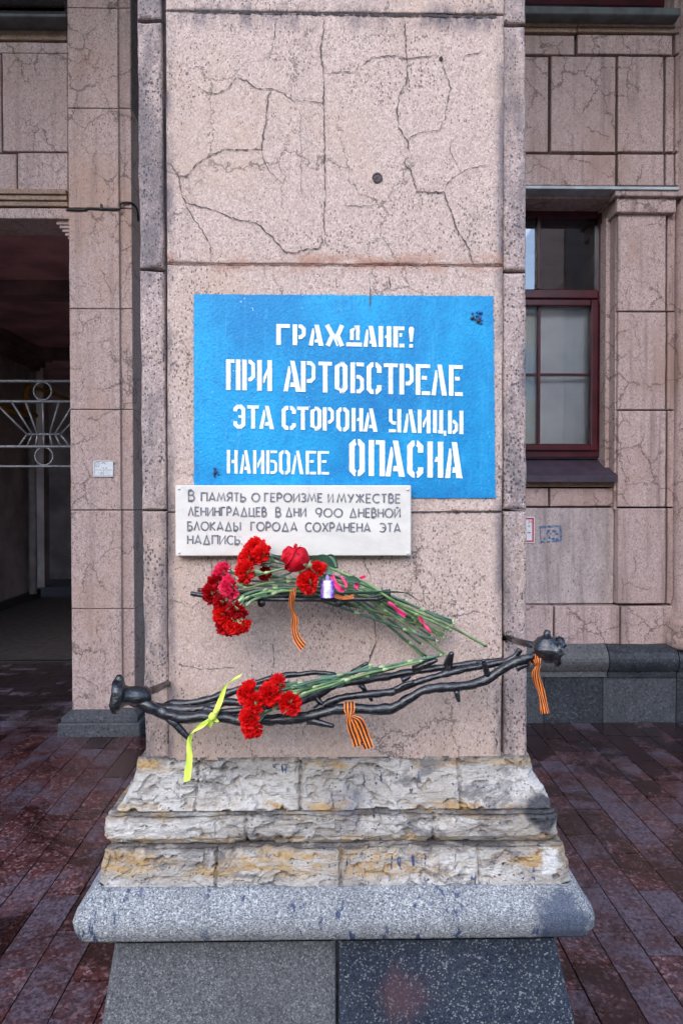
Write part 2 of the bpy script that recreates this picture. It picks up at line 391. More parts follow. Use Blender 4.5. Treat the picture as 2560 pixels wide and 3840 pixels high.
M['red'] = petal('red petals', (.62,.004,.006), (.88,.014,.012))
M['darkred'] = petal('dark red petals', (.36,.002,.008), (.60,.006,.012))
M['pink'] = petal('pink red petals', (.76,.012,.07), (.88,.06,.16))
M['rose'] = petal('rose petals', (.52,.002,.012), (.74,.008,.03), .2)
M['stem'] = simple('green stems', (.15,.24,.085), .5, .35, 40)
M['stemblue'] = simple('bluish green stems', (.075,.145,.09), .5, .35, 40)
M['node'] = simple('pale stem joints', (.30,.38,.18), .55, .25, 60)
M['calyx'] = simple('pale green calyx', (.30,.42,.20), .5, .25, 60)
M['leaf'] = simple('dark green leaves', (.03,.075,.045), .42, .35, 30)
M['leafpale'] = simple('pale rose leaf back', (.16,.25,.16), .55, .25, 30)
M['orange'] = simple('orange ribbon weave', (.82,.20,.018), .6, .15, 60)
M['black'] = simple('black ribbon weave', (.018,.013,.012), .7, .3, 60)
M['lime'] = simple('lime ribbon satin', (.62,.80,.10), .45, .12, 40)
M['pinkrib'] = simple('pink satin ribbon', (.68,.025,.13), .4, .2, 40)
def candle():
    n = NT('purple faceted plastic')
    d, c = n.voro((190, 190, 110)); x = n.math('ABSOLUTE', n.math('SUBTRACT', n.xyz(0), P(1226, 2200, 1.425).x))
    col = n.mix(n.rng(n.sep(c, 0), .3, .8), (.20,.05,.62), (.48,.30,.85))
    col = n.mix(n.math('MULTIPLY', n.rng(x, .004, .0105, 1, 0), n.rng(n.sep(c, 1), .1, .5, .45, 1)), col, (.86,.84,.90))
    return n.done(col, .18, .6)
M['candle'] = candle(); M['flame'] = simple('lilac plastic tip', (.45,.30,.75), .3, .1)
M['frame'] = simple('maroon window frame', (.055,.006,.012), .35, .3, 8)
M['sillpaint'] = simple('maroon tin sill', (.05,.032,.05), .65, .3, 9)
M['tin'] = simple('grey tin flashing', (.38,.42,.44), .45, .2, 9)
M['greentin'] = simple('dull green tin', (.09,.10,.10), .5, .3, 9)
M['blind'] = simple('fabric blind', (.90,.92,.95), .8, .12, 3)
M['room'] = simple('room wall', (.60,.54,.50), .9, .2, 2)
M['maroon'] = simple('maroon soffit paint', (.46,.22,.22), .7, .3, 2.5)
M['maroondark'] = simple('dark maroon beam', (.19,.105,.10), .7, .3, 3)
M['passage'] = simple('passage plaster', (.36,.29,.28), .9, .3, 2)
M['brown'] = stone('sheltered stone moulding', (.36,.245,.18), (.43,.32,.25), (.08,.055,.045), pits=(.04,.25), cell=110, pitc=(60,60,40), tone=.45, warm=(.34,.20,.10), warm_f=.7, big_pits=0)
M['gate'] = simple('silver paint on iron', (.20,.20,.215), .45, .25, 50, .5, .3)
M['yellowpipe'] = simple('yellow gas pipe', (.50,.24,.012), .5, .2, 20)
M['whitepipe'] = simple('white drain pipe', (.42,.38,.38), .6, .2, 8)
M['cable'] = simple('black cable', (.012,.013,.015), .5, .3, 40)
M['enamel'] = simple('white enamel', (.66,.68,.70), .4, .06, 30)
M['enamelink'] = simple('grey ink', (.16,.17,.20), .6, .2, 60)
M['signred'] = simple('red print', (.45,.04,.06), .5, .15, 40)
M['ochre'] = simple('yellow house plaster', (.62,.46,.24), .85, .12, 1)
M['trim'] = simple('white house trim', (.68,.66,.62), .8, .1, 1)
M['darkpane'] = simple('far window pane', (.30,.34,.38), .15, .2, 1)
M['ceil'] = simple('portico plaster', (.36,.30,.28), .9, .2, 2)
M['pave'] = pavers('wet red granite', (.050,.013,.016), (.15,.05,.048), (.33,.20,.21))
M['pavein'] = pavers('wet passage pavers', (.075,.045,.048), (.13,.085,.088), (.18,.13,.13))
M['asphalt'] = simple('asphalt', (.050,.042,.044), .8, .3, 12)
M['core_m'] = simple('pale mortar', (.16,.12,.115), .95, .3, 30)
M['underpave'] = simple('joint sand', (.014,.012,.014), .95, .3, 60)
def stamp():
    n = NT('faded blue stencil paint')
    f = n.noise(70, 5, .7)
    n.done((.05,.16,.34), .8, .2)
    t = n.t.nodes.new('ShaderNodeBsdfTransparent'); mx = n.t.nodes.new('ShaderNodeMixShader')
    n.setin(mx.inputs[0], n.rng(f, .38, .60, .05, .75)); n.link(t.outputs[0], mx.inputs[1]); n.link(n.b.outputs[0], mx.inputs[2]); n.link(mx.outputs[0], n.out.inputs[0])
    return n.mat
M['stamp'] = stamp()
def glass():
    n = NT('window glass')
    t = n.t.nodes.new('ShaderNodeBsdfTransparent'); t.inputs[0].default_value = (.93,.95,.96,1)
    g = n.t.nodes.new('ShaderNodeBsdfGlossy'); g.inputs['Roughness'].default_value = .015; g.inputs[0].default_value = (.9,.94,1,1)
    fr = n.t.nodes.new('ShaderNodeFresnel'); fr.inputs[0].default_value = 2.2
    mx = n.t.nodes.new('ShaderNodeMixShader'); n.link(fr.outputs[0], mx.inputs[0]); n.link(t.outputs[0], mx.inputs[1]); n.link(g.outputs[0], mx.inputs[2])
    n.link(mx.outputs[0], n.out.inputs[0]); return n.mat
M['glass'] = glass()

# ================================================================== GROUND
def paver_field(name, mat, x0, x1, y0, y1, wid, lens, z, along='y', skip=None):
    mb = MB(); tones = []
    a = x0 if along == 'y' else y0; aend = x1 if along == 'y' else y1
    b0, b1 = (y0, y1) if along == 'y' else (x0, x1); g = rnd.uniform(.0022, .0032)
    while a < aend - .02:
        ww = min(wid * rnd.uniform(.97, 1.03), aend - a); b = b0 - rnd.uniform(0, lens[-1])
        while b < b1:
            L = rnd.choice(lens); c0, c1 = max(b, b0), min(b + L, b1)
            if c1 - c0 > .03:
                t = [rnd.uniform(-.0012, .0012) for _ in range(2)]
                ex = []
                for (p, q, s) in ((a+g, c0+g, 0), (a+ww-g, c0+g, 1), (a+ww-g, c1-g, 2), (a+g, c1-g, 3)):
                    dz = t[0] * (1 if s in (1, 2) else -1) + t[1] * (1 if s > 1 else -1)
                    ex.append((p, q, z + dz) if along == 'y' else (q, p, z + dz))
                if along != 'y': ex.reverse()
                lo = [(p[0], p[1], z - .012) for p in ex]
                mb.add(ex + lo, [(0,1,2,3), (0,4,5,1), (1,5,6,2), (2,6,7,3), (3,7,4,0)])
                tn = rnd.random(); tones += [tn] * 5
            b += L
        a += ww
    o = mb.build(name, mat); at = o.data.attributes.new('tone', 'FLOAT', 'FACE'); at.data.foreach_set('value', tones)
    return tag(o, kind='structure')
mb = MB(); mb.add([(-90,-90,-.012),(90,-90,-.012),(90,60,-.012),(-90,60,-.012)], [(0,1,2,3)]); tag(mb.build('ground', M['underpave']), kind='structure')
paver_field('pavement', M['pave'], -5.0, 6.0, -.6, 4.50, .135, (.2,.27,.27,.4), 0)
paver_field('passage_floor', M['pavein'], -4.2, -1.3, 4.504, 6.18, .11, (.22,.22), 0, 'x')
mb = MB(); mb.box(-4.2, -1.3, 6.19, 6.24, -.01, .012); tag(mb.build('gate_track', M['cable']), kind='structure')
mb = MB(); mb.box(-6.5, -1.3, 6.25, 14, -.01, .004); tag(mb.build('passage_road', M['asphalt']), kind='structure')
mb = MB(); mb.box(-40, 40, -17, -3.0, -.011, -.004); tag(mb.build('road', M['asphalt']), kind='structure')
mb = MB(); mb.box(-40, 40, -2.99, -.62, -.011, 0.0); tag(mb.build('kerb_pavement', M['pave']), kind='structure')

# ================================================================== THE PILLAR
SH = 0.0066
bc = P(1256, 2000, YP + .45)
pillar = thing('stone_pillar', 'tall square pink stone pillar with a blue painted wall notice and stepped stone base', 'pillar', (bc.x, YP + .45, 0))
xl, xs0, xs1, xr = (P(q, 1840, YP).x for q in (529, 629, 1883, 1977))
YB = YP + .90; ZTOP = 5.895
seams = [P(1256, q, YP).z for q in (2852, 1921, 991, 47)] + [3.35, 4.05, 4.75, ZTOP]
mb = MB(); mb2 = MB(); mb3 = MB()
for i in range(len(seams) - 1):
    a, b = seams[i], seams[i + 1]
    mb.block(xs0, xs1, a + .0012, b - .0012, YP, YB - .02, .02, .004, .0006, .9)
so = (.0, .004, -.012, -.018, 0, 0, 0, 0)
for i in range(len(seams) - 1):
    a, b = seams[i] + so[i], seams[i + 1] + so[i + 1]
    mb2.block(xl, xs0 - .004, a + .002, b - .002, YP + .007, YB, .01, .008, .0012, .75)
    mb3.block(xs1 + .003, xr, a + .002, b - .002, YP + .005, YB, .01, .008, .0012, .75)
shaft_mb = mb
# cracks: thin dirty lines lying in the face
def zz1(pts): return [(x * .8163, y * .8163) for x, y in pts]
def zz2(pts): return [(1280 + x * .8163, y * .8163) for x, y in pts]
def zze(pts): return [(1200 + x * .4209, 2050 + y * .4209) for x, y in pts]
def crack(mb, pts, wd, Y, m, jit=3.2, seed=0):
    """irregular strip following photographed points; wd in photograph pixels"""
    rr = random.Random(seed); dense = []
    for i in range(len(pts) - 1):
        (x0, y0), (x1, y1) = pts[i], pts[i+1]; L = math.hypot(x1-x0, y1-y0); k = max(1, int(L / 9))
        for j in range(k):
            t = j / k; dense.append((x0 + (x1-x0)*t + rr.uniform(-jit, jit), y0 + (y1-y0)*t + rr.uniform(-jit, jit)))
    dense.append(pts[-1]); n = len(dense); rows = []
    for i, (x, y) in enumerate(dense):
        a, b = dense[max(i-1,0)], dense[min(i+1,n-1)]; tx, ty = b[0]-a[0], b[1]-a[1]; L = math.hypot(tx, ty) or 1
        e = min(1, i / 3, (n - 1 - i) / 3) * .8 + .2
        h = wd * .42 * e * rr.uniform(.25, 1.6); ox, oy = -ty / L * h, tx / L * h
        rows.append((P(x + ox, y + oy, Y), P(x - ox, y - oy, Y)))
    mb.grid(rows, m)
YC = YP - .0022
cr = [
 (zz1([(755,745),(785,755),(820,812),(832,880),(850,930),(870,935),(975,960),(1060,1000),(1130,1015),(1180,1025),(1260,1100),(1300,1150),(1340,1165),(1410,1145),(1465,1140),(1490,1085)]), 4.2),
 (zz1([(820,812),(865,805),(900,755),(950,725),(1030,685),(1120,688),(1200,685),(1207,620),(1220,560),(1232,440),(1245,412)]), 5),
 (zz1([(905,395),(950,425),(1010,428),(1060,395),(1085,350),(1130,370),(1180,405),(1245,410),(1300,425),(1340,460),(1420,465),(1480,468)]), 3.6),
 (zz1([(1492,80),(1470,230),(1485,330),(1485,460),(1490,640),(1490,760),(1495,900),(1485,990),(1490,1080)]), 4.4),
 (zz1([(852,938),(880,990),(910,1030),(940,1080),(965,1130),(968,1190)]), 4),
 (zz1([(1200,690),(1215,750),(1250,800),(1300,845)]), 2.6), (zz1([(1268,90),(1260,170),(1245,205)]), 3),
 (zz1([(1065,90),(1062,150)]), 2.5), (zz1([(1380,500),(1382,700),(1385,900)]), 2), (zz1([(770,990),(830,980),(860,950)]), 2.2),
 (zz1([(1487,340),(1560,330)]) + zz2([(50,330),(110,290),(140,265),(240,255),(300,270),(360,262),(430,255)]), 3.4),
 (zz2([(290,90),(295,190),(300,290),(300,370),(265,440),(255,520),(265,590),(300,640),(312,705)]), 4.4),
 (zz2([(330,728),(300,728),(289,745),(300,768),(318,775),(325,800),(345,880),(410,885),(470,880),(485,930),(510,980),(525,1040),(560,1100),(585,1140),(595,1190),(615,1222)]), 4.6),
 (zz2([(300,640),(370,605),(450,595),(470,550),(485,490),(500,400),(470,310),(460,270)]), 3.2),
 (zz2([(470,880),(485,840),(540,795),(600,770),(680,755)]), 3.2), (zz2([(500,640),(495,690),(525,750)]), 3),
 (zz2([(495,90),(490,160)]), 2.5), (zz2([(540,260),(600,250),(655,230)]), 3), (zz2([(5,945),(100,945),(160,940)]), 2.6), (zz2([(590,640),(650,630)]), 2.5),
 (zz2([(560,1105),(640,1110)]), 2), (zz2([(300,80),(298,60)]), 3),
 (zze([(450,585),(480,680),(495,840)]), 3), (zze([(497,835),(480,900),(460,960),(425,1040)]), 5.5), (zze([(405,95),(405,160),(440,240),(455,300)]), 3),
 (zze([(910,390),(915,450),(940,500),(940,560)]), 3), (zze([(850,110),(850,240),(845,300)]), 2.5), (zze([(1120,625),(1300,600),(1380,570),(1480,600)]), 2.3),
 ([(1022,2405),(1030,2470),(1020,2540),(1026,2610)], 2.5), ([(660,2490),(760,2510),(900,2500)], 1.8), ([(1462,1030),(1458,1095)], 3.5), ([(1260,1030),(1262,1080)], 2.5),
 ([(1850,2740),(1862,2790),(1850,2840)], 6), ([(1868,2760),(1880,2800)], 4), ([(1432,2690),(1440,2745)], 2),
]
for i, (pts, wd) in enumerate(cr): crack(shaft_mb, pts, wd, YC, 1, seed=i)
crack(shaft_mb, [(624,988),(700,990),(900,990),(1300,993),(1600,994),(1878,995)], 6, YC, 2, 1.2, 91)
crack(shaft_mb, [(629,1918),(800,1920),(1200,1921),(1600,1922),(1880,1923)], 4, YC, 1, 2, 92)
crack(shaft_mb, [(620,40),(900,45),(1280,52),(1600,58),(1872,62)], 9, YC, 3, 2, 93)
crack(shaft_mb, [(1386,1050),(1388,1110),(1386,1165)], 4.5, YP - .0062, 1, 1, 94)
# plugged anchor holes
for (u, v, r_, YY) in ((1413, 668, 15, YP), (1652, 222, 6, YP)):
    c = P(u, v, YY); rr = r_ / 1630
    n_ = 12; ring = []
    for k_, (fr, dy) in enumerate(((1.25, -.0015), (.95, -.004), (.7, -.002), (.35, .0005 - .003))):
        ring.append([(c.x + rr*fr*(1 + .55*nz((k+k_*3.1, u, v), .9))*math.cos(2*math.pi*k/n_), c.y + dy, c.z + 1.1*rr*fr*math.sin(2*math.pi*k/n_)) for k in range(n_ + 1)])
    for r2 in ring: r2[-1] = r2[0]
    bl = YY < YP; mm = 4 if bl else 3
    shaft_mb.grid(ring, 1 if not bl else 4); shaft_mb.add([ring[3][k] for k in range(n_)], [tuple(range(n_))], 3)
M['bluedark'] = simple('paint in a knocked hole', (.02,.09,.28), .7, .7, 110)
rk = random.Random(12)
for (u, v, r_, cnt_) in ((1788, 1190, 24, 16), (808, 1768, 17, 10)):          # broken-out patches in the painted stone
    for k in range(cnt_):
        a = rk.uniform(0, 6.28); q = r_ * rk.random() ** .6; sz = rk.uniform(.18, .42) * r_; cu, cv = u + q*math.cos(a), v + 1.15*q*math.sin(a)
        ring = [P(cu + sz*rk.uniform(.5, 1.3)*math.cos(2*math.pi*j/7), cv + sz*rk.uniform(.5, 1.3)*math.sin(2*math.pi*j/7), YP - .0046 - .00015*k) for j in range(7)]
        top = P(cu, cv, YP - .0046 - .00015*k - rk.uniform(.001, .005))
        shaft_mb.add(ring + [top], [(j, 7, (j + 1) % 7) for j in range(7)], 3 if k % 3 == 0 else 4)
shaft_o = shaft_mb.build('shaft', [M['shaft'], M['crack'], M['rustseam'], M['joint'], M['bluedark']], pillar, False, 0)
# shear only the stones: rebuilt leaning a hair, as the photograph has them
for vtx in shaft_o.data.vertices:
    if vtx.co.y + pillar.location.y > YP - .0019 and False: pass
sgn = mb2.build('corner_strip', M['strip'], pillar, False, SH); mb3.build('corner_strip', M['strip'], pillar, False, SH)
for i_, (xa, xb) in enumerate(((xs0 - .012, xs0 - .002), (xs1 + .0005, xs1 + .006))):
    mb = MB(); mb.box(xa, xb, YP + .022, YP + .4, seams[0], ZTOP); mb.build('joint', M['joint'], pillar)

# --- base of worn limestone courses, granite slab and granite die
def level(v, uL, uR):
    wpx = uR - uL; e = (wpx / 2560 * YP - (xr - xl)) / (2 + wpx / 2560); Y = YP - e
    return (P(uL, v, Y).x, P(uR, v, Y).x, Y, P(1256, v, Y).z)
LV = {k: level(*k) for k in ((2842,512,1988),(2893,504,2003),(2935,490,2025),(2967,473,2052),(3010,452,2066),(3036,428,2078),(3048,462,2044),
     (3050,424,2068),(3057,394,2098),(3075,385,2102),(3110,378,2102),(3140,380,2100),(3158,418,2064),(3164,432,2068),(3178,394,2114),(3190,386,2122),(3240,372,2134),(3290,362,2146),(3328,354,2158),
     (3330,346,2172),(3380,306,2200),(3430,270,2232),(3469,256,2246),(3500,262,2242),(3524,282,2222),(3545,428,2082),(3840,379,2151))}
def Z(v): return [LV[k][3] for k in LV if k[0] == v][0]
OCHRE = [(Z(3048) + .012, .022), (Z(2842) - .012, .018), (Z(3164) - .02, .03), (Z(3240) - .01, .028), (Z(3158) + .012, .018)]
JZ = [Z(3050), Z(3164) + .002, Z(2842)]
M['limestone'] = limestone()
def course(keys, name, mat, joints=(), rough=1.0, step=.0034, close=True, xlim=None, rad=.02):
    L = [LV[k] for k in LV if k[0] in keys]; L.sort(key=lambda q: -q[3]); rows_p = []
    for i in range(len(L) - 1):
        a, b = L[i], L[i+1]; d = math.dist(a, b); k = max(1, int(d / step))
        for j in range(k): rows_p.append(tuple(a[q] + (b[q] - a[q]) * j / k for q in range(4)))
    rows_p.append(L[-1])
    # first and last rings run inwards to close the bed faces
    tp = rows_p[0]; rows_p = [tuple(tp[q] + dd for q, dd in enumerate((.006, -.006, .006, .0004)))] + rows_p if (close and rough < .5) else rows_p
    rows_p = [(rows_p[0][0] + .09, rows_p[0][1] - .09, rows_p[0][2] + .09, rows_p[0][3])] + rows_p + [(rows_p[-1][0] + .09, rows_p[-1][1] - .09, rows_p[-1][2] + .09, rows_p[-1][3])] if close else rows_p
    par = []                                             # (side, t): perimeter walk, front finely cut
    nf = int(1.12 / step); ns = 110
    par += [(0, i / nf) for i in range(nf)] + [(1, (i / ns) ** 1.6) for i in range(ns)] + [(2, i / 12) for i in range(12)] + [(3, 1 - ((ns - i) / ns) ** 1.6 if False else i / ns) for i in range(ns)]
    mb = MB(); rows = []
    for ri, (X0, X1, Yf, z) in enumerate(rows_p):
        Yb = YB + (YP - Yf); row = []; inner = close and ri in (0, len(rows_p) - 1)
        cx, cy = (X0 + X1) / 2, (Yf + Yb) / 2
        for s, t in par:
            if s == 0: p = Vector((X0 + (X1 - X0) * t, Yf, z)); n = Vector((0, -1, 0))
            elif s == 1: p = Vector((X1, Yf + (Yb - Yf) * t, z)); n = Vector((1, 0, 0))
            elif s == 2: p = Vector((X1 + (X0 - X1) * t, Yb, z)); n = Vector((0, 1, 0))
            else: p = Vector((X0, Yb + (Yf - Yb) * t, z)); n = Vector((-1, 0, 0))
            dx = min(p.x - X0, X1 - p.x); dy = min(p.y - Yf, Yb - p.y)
            rr = rad * (1 + 1.2 * rough * nz((z * 30, X0 if p.x < cx else X1, 3.3), 1))
            if s in (0, 2) and dx < rr: p.y += (1 if s == 0 else -1) * rr * (1 - math.sqrt(max(0, 1 - (1 - dx / rr) ** 2)))
            if s in (1, 3) and dy < rr: p.x += (-1 if s == 1 else 1) * rr * (1 - math.sqrt(max(0, 1 - (1 - dy / rr) ** 2)))
            if not inner:
                q = Vector((p.x, p.y, p.z * 1.6))
                d = .0016 * rough * (noise.noise(q * 26) + .8 * noise.noise(q * 61) + .8 * noise.noise(q * 140))
                if rough > .5:
                    vq = Vector((p.x * 13, p.y * 13, p.z * 26)) + Vector((1, 0, 1)) * .5 * noise.noise(q * 20)
                    vd, vp = noise.voronoi(vq); cr_ = noise.cell_vector(vp[0] * 3.7); msk = max(0, min(1, (noise.noise(Vector((p.x * 5, p.y * 5 + 7, p.z * 9))) + .25) * 3))
                    d += msk * ((vq - vp[0]).dot(cr_) * .0035 - .006 * max(0, cr_.x) - .001)
                    f1 = noise.noise(Vector((p.x * 7, p.y * 7, p.z * 15))) + .6 * noise.noise(q * 30)
                    if f1 > .22: d -= min(1, (f1 - .22) * 14) * .008
                    f2 = noise.noise(Vector((p.x * 14 + 40, p.y * 14, p.z * 34))) + .5 * noise.noise(q * 50)
                    if f2 > .36: d -= min(1, (f2 - .36) * 10) * .012
                    f4 = noise.noise(Vector((p.x * 42, p.y * 42 + 3, p.z * 60)))
                    if f4 > .44: d -= min(1, (f4 - .44) * 10) * .008
                for jx in joints:
                    dj = abs(p.x + .004 * nz((z, jx, 1), 40) - jx)
                    if dj < .005 and s == 0: d -= .012 * (1 - dj / .005)
                p = p + n * d
                if rough > .5: p.z += .0025 * noise.noise(Vector((p.x * 9, p.y * 9, z * 3)))
            row.append(p)
        row.append(row[0]); rows.append(row)
    rows.reverse(); mb.grid(rows, 0)
    return mb.build(name, mat, pillar, rough < .5)
jx = lambda *us: [P(u, 3100, 1.5).x for u in us]
course((2842,2893,2935,2967,3010,3036,3048), 'base_course', M['limestone'], jx(723,1123,1738))
course((3050,3057,3075,3110,3140,3158), 'base_course', M['limestone'], jx(922,1628))
course((3164,3178,3190,3240,3290,3328), 'base_course', M['limestone'], jx(811,1278,1796))
course((3330,3380,3430,3469,3500,3524), 'granite_slab', M['slab'], (), .16, .006, True, None, .03)
dt, db = LV[(3545,428,2082)], LV[(3840,379,2151)]
xm = P(1264, 3690, 1.5).x
for (a0, a1, c0, c1, mt, nm) in ((dt[0], xm - .002, None, None, M['die_light'], 'grey granite base block'), (xm + .002, dt[1], None, None, M['die_dark'], 'dark blue granite base block')):
    kz = (0 - dt[3]) / (db[3] - dt[3]); sideL = a0 == dt[0]
    def at(k):
        X0 = dt[0] + (db[0] - dt[0]) * k; X1 = dt[1] + (db[1] - dt[1]) * k; Y = dt[2] + (db[2] - dt[2]) * k
        return (X0, xm - .002, Y) if sideL else (xm + .002, X1, Y)
    t, b = at(0), at(kz); mb = MB(); Yb = YB + .05; rows = []
    xs_ = 26
    ring = lambda q, z: [(q[0], Yb, z), (q[0], q[2] + .012, z), (q[0] + .003, q[2] + .003, z), (q[0] + .012, q[2], z), (q[1] - .012, q[2], z), (q[1] - .003, q[2] + .003, z), (q[1], q[2] + .012, z), (q[1], Yb, z)]
    mb.grid([ring(b, 0), ring(t, dt[3] + .01)], 0)
    o = mb.build('granite_die', mt, pillar); o['label'] = nm
mb = MB(); mb.box(xm - .01, xm + .01, dt[2] + .012, YB, 0, dt[3] + .005); mb.build('joint', M['joint'], pillar)
mb = MB(); mb.box(xl + .02, xr - .02, YP + .05, YB - .05, .3, Z(2842) + .05); mb.build('core', M['joint'], pillar)

# --- the painted notice
def S2(pts, t):
    n = len(pts); out = []
    def off(i):
        def nrm(a, b):
            dx, dy = b[0]-a[0], b[1]-a[1]; l = math.hypot(dx, dy) or 1; return (-dy/l, dx/l)
        if i == 0: k = nrm(pts[0], pts[1]); return k[0]*t/2, k[1]*t/2
        if i == n-1: k = nrm(pts[-2], pts[-1]); return k[0]*t/2, k[1]*t/2
        a, b = nrm(pts[i-1], pts[i]), nrm(pts[i], pts[i+1]); sx, sy = a[0]+b[0], a[1]+b[1]; l2 = sx*sx+sy*sy
        m = min(2.0 / max(l2, .35), 3) ; return sx*m*t/2, sy*m*t/2
    o = [off(i) for i in range(n)]
    for i in range(n-1):
        a, b, p, q = pts[i], pts[i+1], o[i], o[i+1]
        out.append([(a[0]+p[0],a[1]+p[1]), (a[0]-p[0],a[1]-p[1]), (b[0]-q[0],b[1]-q[1]), (b[0]+q[0],b[1]+q[1])])
    return out
def B2(x0, y0, x1, y1): return [[(x0,y0),(x1,y0),(x1,y1),(x0,y1)]]
def stencil(ch, w, h, s):
    g = .30 * s; t = .82 * s; c = .62 * s; ed = lambda y: .38*w + (w - 1.12*s - .38*w) * (1 - y)
    def aleg():
        lt = ed(.62) - g
        return [[(0,0),(.95*s,0),(lt,.62*h),(ed(.82)-g,.82*h),(ed(.82)-g-.30*s,.82*h)]], lambda y: .95*s + (lt-.95*s)*y/.62
    rleg = [[(w-1.12*s,0),(w,0),(.38*w+.98*s,h),(.38*w,h)]]
    def bowl(x0, ytop, ybot, xr_): # opens to the left
        return S2([(x0,ytop-t/2),(xr_-s/2-c,ytop-t/2),(xr_-s/2,ytop-t/2-c),(xr_-s/2,ybot+t/2+c),(xr_-s/2-c,ybot+t/2),(x0,ybot+t/2)], t)
    if ch == 'Г': return B2(0,0,s,h) + B2(s+.12*g,h-t,w,h)
    if ch == 'Р': return B2(0,0,s,h) + bowl(s+g, h, .30*h, w)
    if ch == 'А':
        L, lb = aleg(); return L + rleg + [[(lb(.15)+g,.15*h),(ed(.15),.15*h),(ed(.30),.30*h),(lb(.30)+g,.30*h)]]
    if ch == 'Л': return aleg()[0] + rleg
    if ch == 'Ж':
        k = s*.95; return S2([(k*.45,h),(.40*w,.52*h),(.08*w+k*.3,0)], k) + S2([(w-k*.45,h),(.66*w,.50*h),(w-k*.45,0)], k) + [[(.40*w+.3*s,.30*h),(.40*w+.9*s,0),(.56*w+.6*s,0),(.52*w,.58*h),(.48*w,.62*h)]]
    if ch == 'Д': return S2([(.22*w+s/2,.30*h),(.22*w+s/2,h-t/2-c),(.22*w+s/2+c,h-t/2),(.52*w,h-t/2)], s*.8) + B2(.62*w,.30*h,.62*w+s*.8,h) + B2(0,0,w,.19*h)
    if ch == 'Н': return B2(0,0,s,h) + B2(w-s,0,w,h) + [[(s+g,.44*h),(w-s-.5,.44*h),(w-s-.5,.58*h),(s+g+.25*s,.58*h)]]
    if ch == 'Е': return B2(0,0,s,h) + B2(s+.12*g,h-t,w,h) + B2(s+g,.50*h,.78*w,.50*h+t) + B2(s+g,0,w,t)
    if ch == '!': return [[(.25*w,.28*h),(.72*w,.28*h),(w,.82*h),(.97*w,.93*h),(.75*w,h),(.30*w,h),(.05*w,.93*h),(0,.82*h)]] + B2(.12*w,0,.80*w,.17*h)
    if ch == 'П': return B2(0,0,s,h) + B2(s+.12*g,h-t,w-s-g,h) + B2(w-s,0,w,h)
    if ch == 'п': return B2(0,0,s,h) + B2(s+g,h-t,w-s-.5,h) + B2(w-s,0,w,h)
    if ch == 'И': return B2(0,0,s,h) + B2(w-s,0,w,h) + [[(s+g,.24*h),(s+g+.3*s,.26*h),(w-s-.5,.56*h),(w-s-.5,.74*h),(s+g,.44*h)]]
    if ch == 'Т': return B2((w-s)/2,0,(w+s)/2,h-t-.3) + B2(0,h-t,w,h)
    if ch == 'О':
        m = w/2; return S2([(m-g,h-t/2),(s/2+c,h-t/2),(s/2,h-t/2-c),(s/2,t/2+c),(s/2+c,t/2),(m-g,t/2)], s) + S2([(m+g*.4,h-t/2),(w-s/2-c,h-t/2),(w-s/2,h-t/2-c),(w-s/2,t/2+c),(w-s/2-c,t/2),(m+g*.4,t/2)], s)
    if ch == 'Б': return B2(0,0,s,h) + B2(s+g,h-t,w*.97,h) + bowl(s+g, .60*h, 0, w)
    if ch == 'С':
        m = .50*w; return S2([(m-g*.3,h-t/2),(s/2+c,h-t/2),(s/2,h-t/2-c),(s/2,t/2+c),(s/2+c,t/2),(m-g*.3,t/2)], s) + S2([(m+g,h-t/2),(w-s/2-c,h-t/2),(w-s/2,h-t/2-c),(w-s/2,.68*h)], s) + S2([(m+g,t/2),(w-s/2-c,t/2),(w-s/2,t/2+c),(w-s/2,.28*h)], s)
    if ch == 'Э': return S2([(s/2,.72*h),(s/2,h-t/2-c),(s/2+c,h-t/2),(w-s/2-c,h-t/2),(w-s/2,h-t/2-c),(w-s/2,t/2+c),(w-s/2-c,t/2),(s/2+c,t/2),(s/2,t/2+c),(s/2,.30*h)], s) + B2(.42*w,.45*h,w-s-.5,.45*h+t*.8)
    if ch == 'У': return S2([(s/2,h),(s/2,.40*h+c),(s/2+c,.40*h),(w-s-g,.40*h)], s*.85) + B2(w-s,0,w,h) + B2(0,0,w-s-g,.13*h)
    if ch == 'Ц': return B2(0,.02*h,s,h) + B2(.62*w-s*.5,.17*h,.62*w+s*.5,h) + B2(s+g,0,.62*w+.5*s,.16*h) + B2(.62*w+s*.6,-.09*h,w,.13*h)
    if ch == 'Ы': return B2(0,0,s,h) + bowl(s+g*.6, .60*h, 0, w-s-g) + B2(w-s,0,w,h)
    return []
def jag(pts, step, amp, seed):
    rr = random.Random(seed); out = []
    for i in range(len(pts)):
        a, b = pts[i], pts[(i+1) % len(pts)]; L = math.dist(a, b); k = max(1, int(L / step))
        for j in range(k): out.append((a[0]+(b[0]-a[0])*j/k + rr.uniform(-amp, amp), a[1]+(b[1]-a[1])*j/k + rr.uniform(-amp, amp)))
    return out
mb = MB(); bd = jag([(727,1103),(727,1868),(1857,1868),(1848,1110)], 5, 2.0, 5)
mb.add([P(u, v, YP - .003) for u, v in bd], [tuple(range(len(bd)))])
notice = mb.build('painted_notice', M['blue'], pillar)
mb = MB(); cnt = [0]
def word(letters, ox, oy, sc, top0, x00, slope, h, s):
    for ch, a, b in letters:
        top = top0 + (a - x00) * slope
        for poly in stencil(ch, b - a, h, s):
            cnt[0] += 1
            q = jag(poly, 7, .55, cnt[0])
            mb.add([P(ox + (a + x) * sc, oy + (top + h - y + x * slope) * sc, YP - .0042 - .00012 * (cnt[0] % 5)) for x, y in q], [tuple(reversed(range(len(q))))])
K = 1000 / 1568
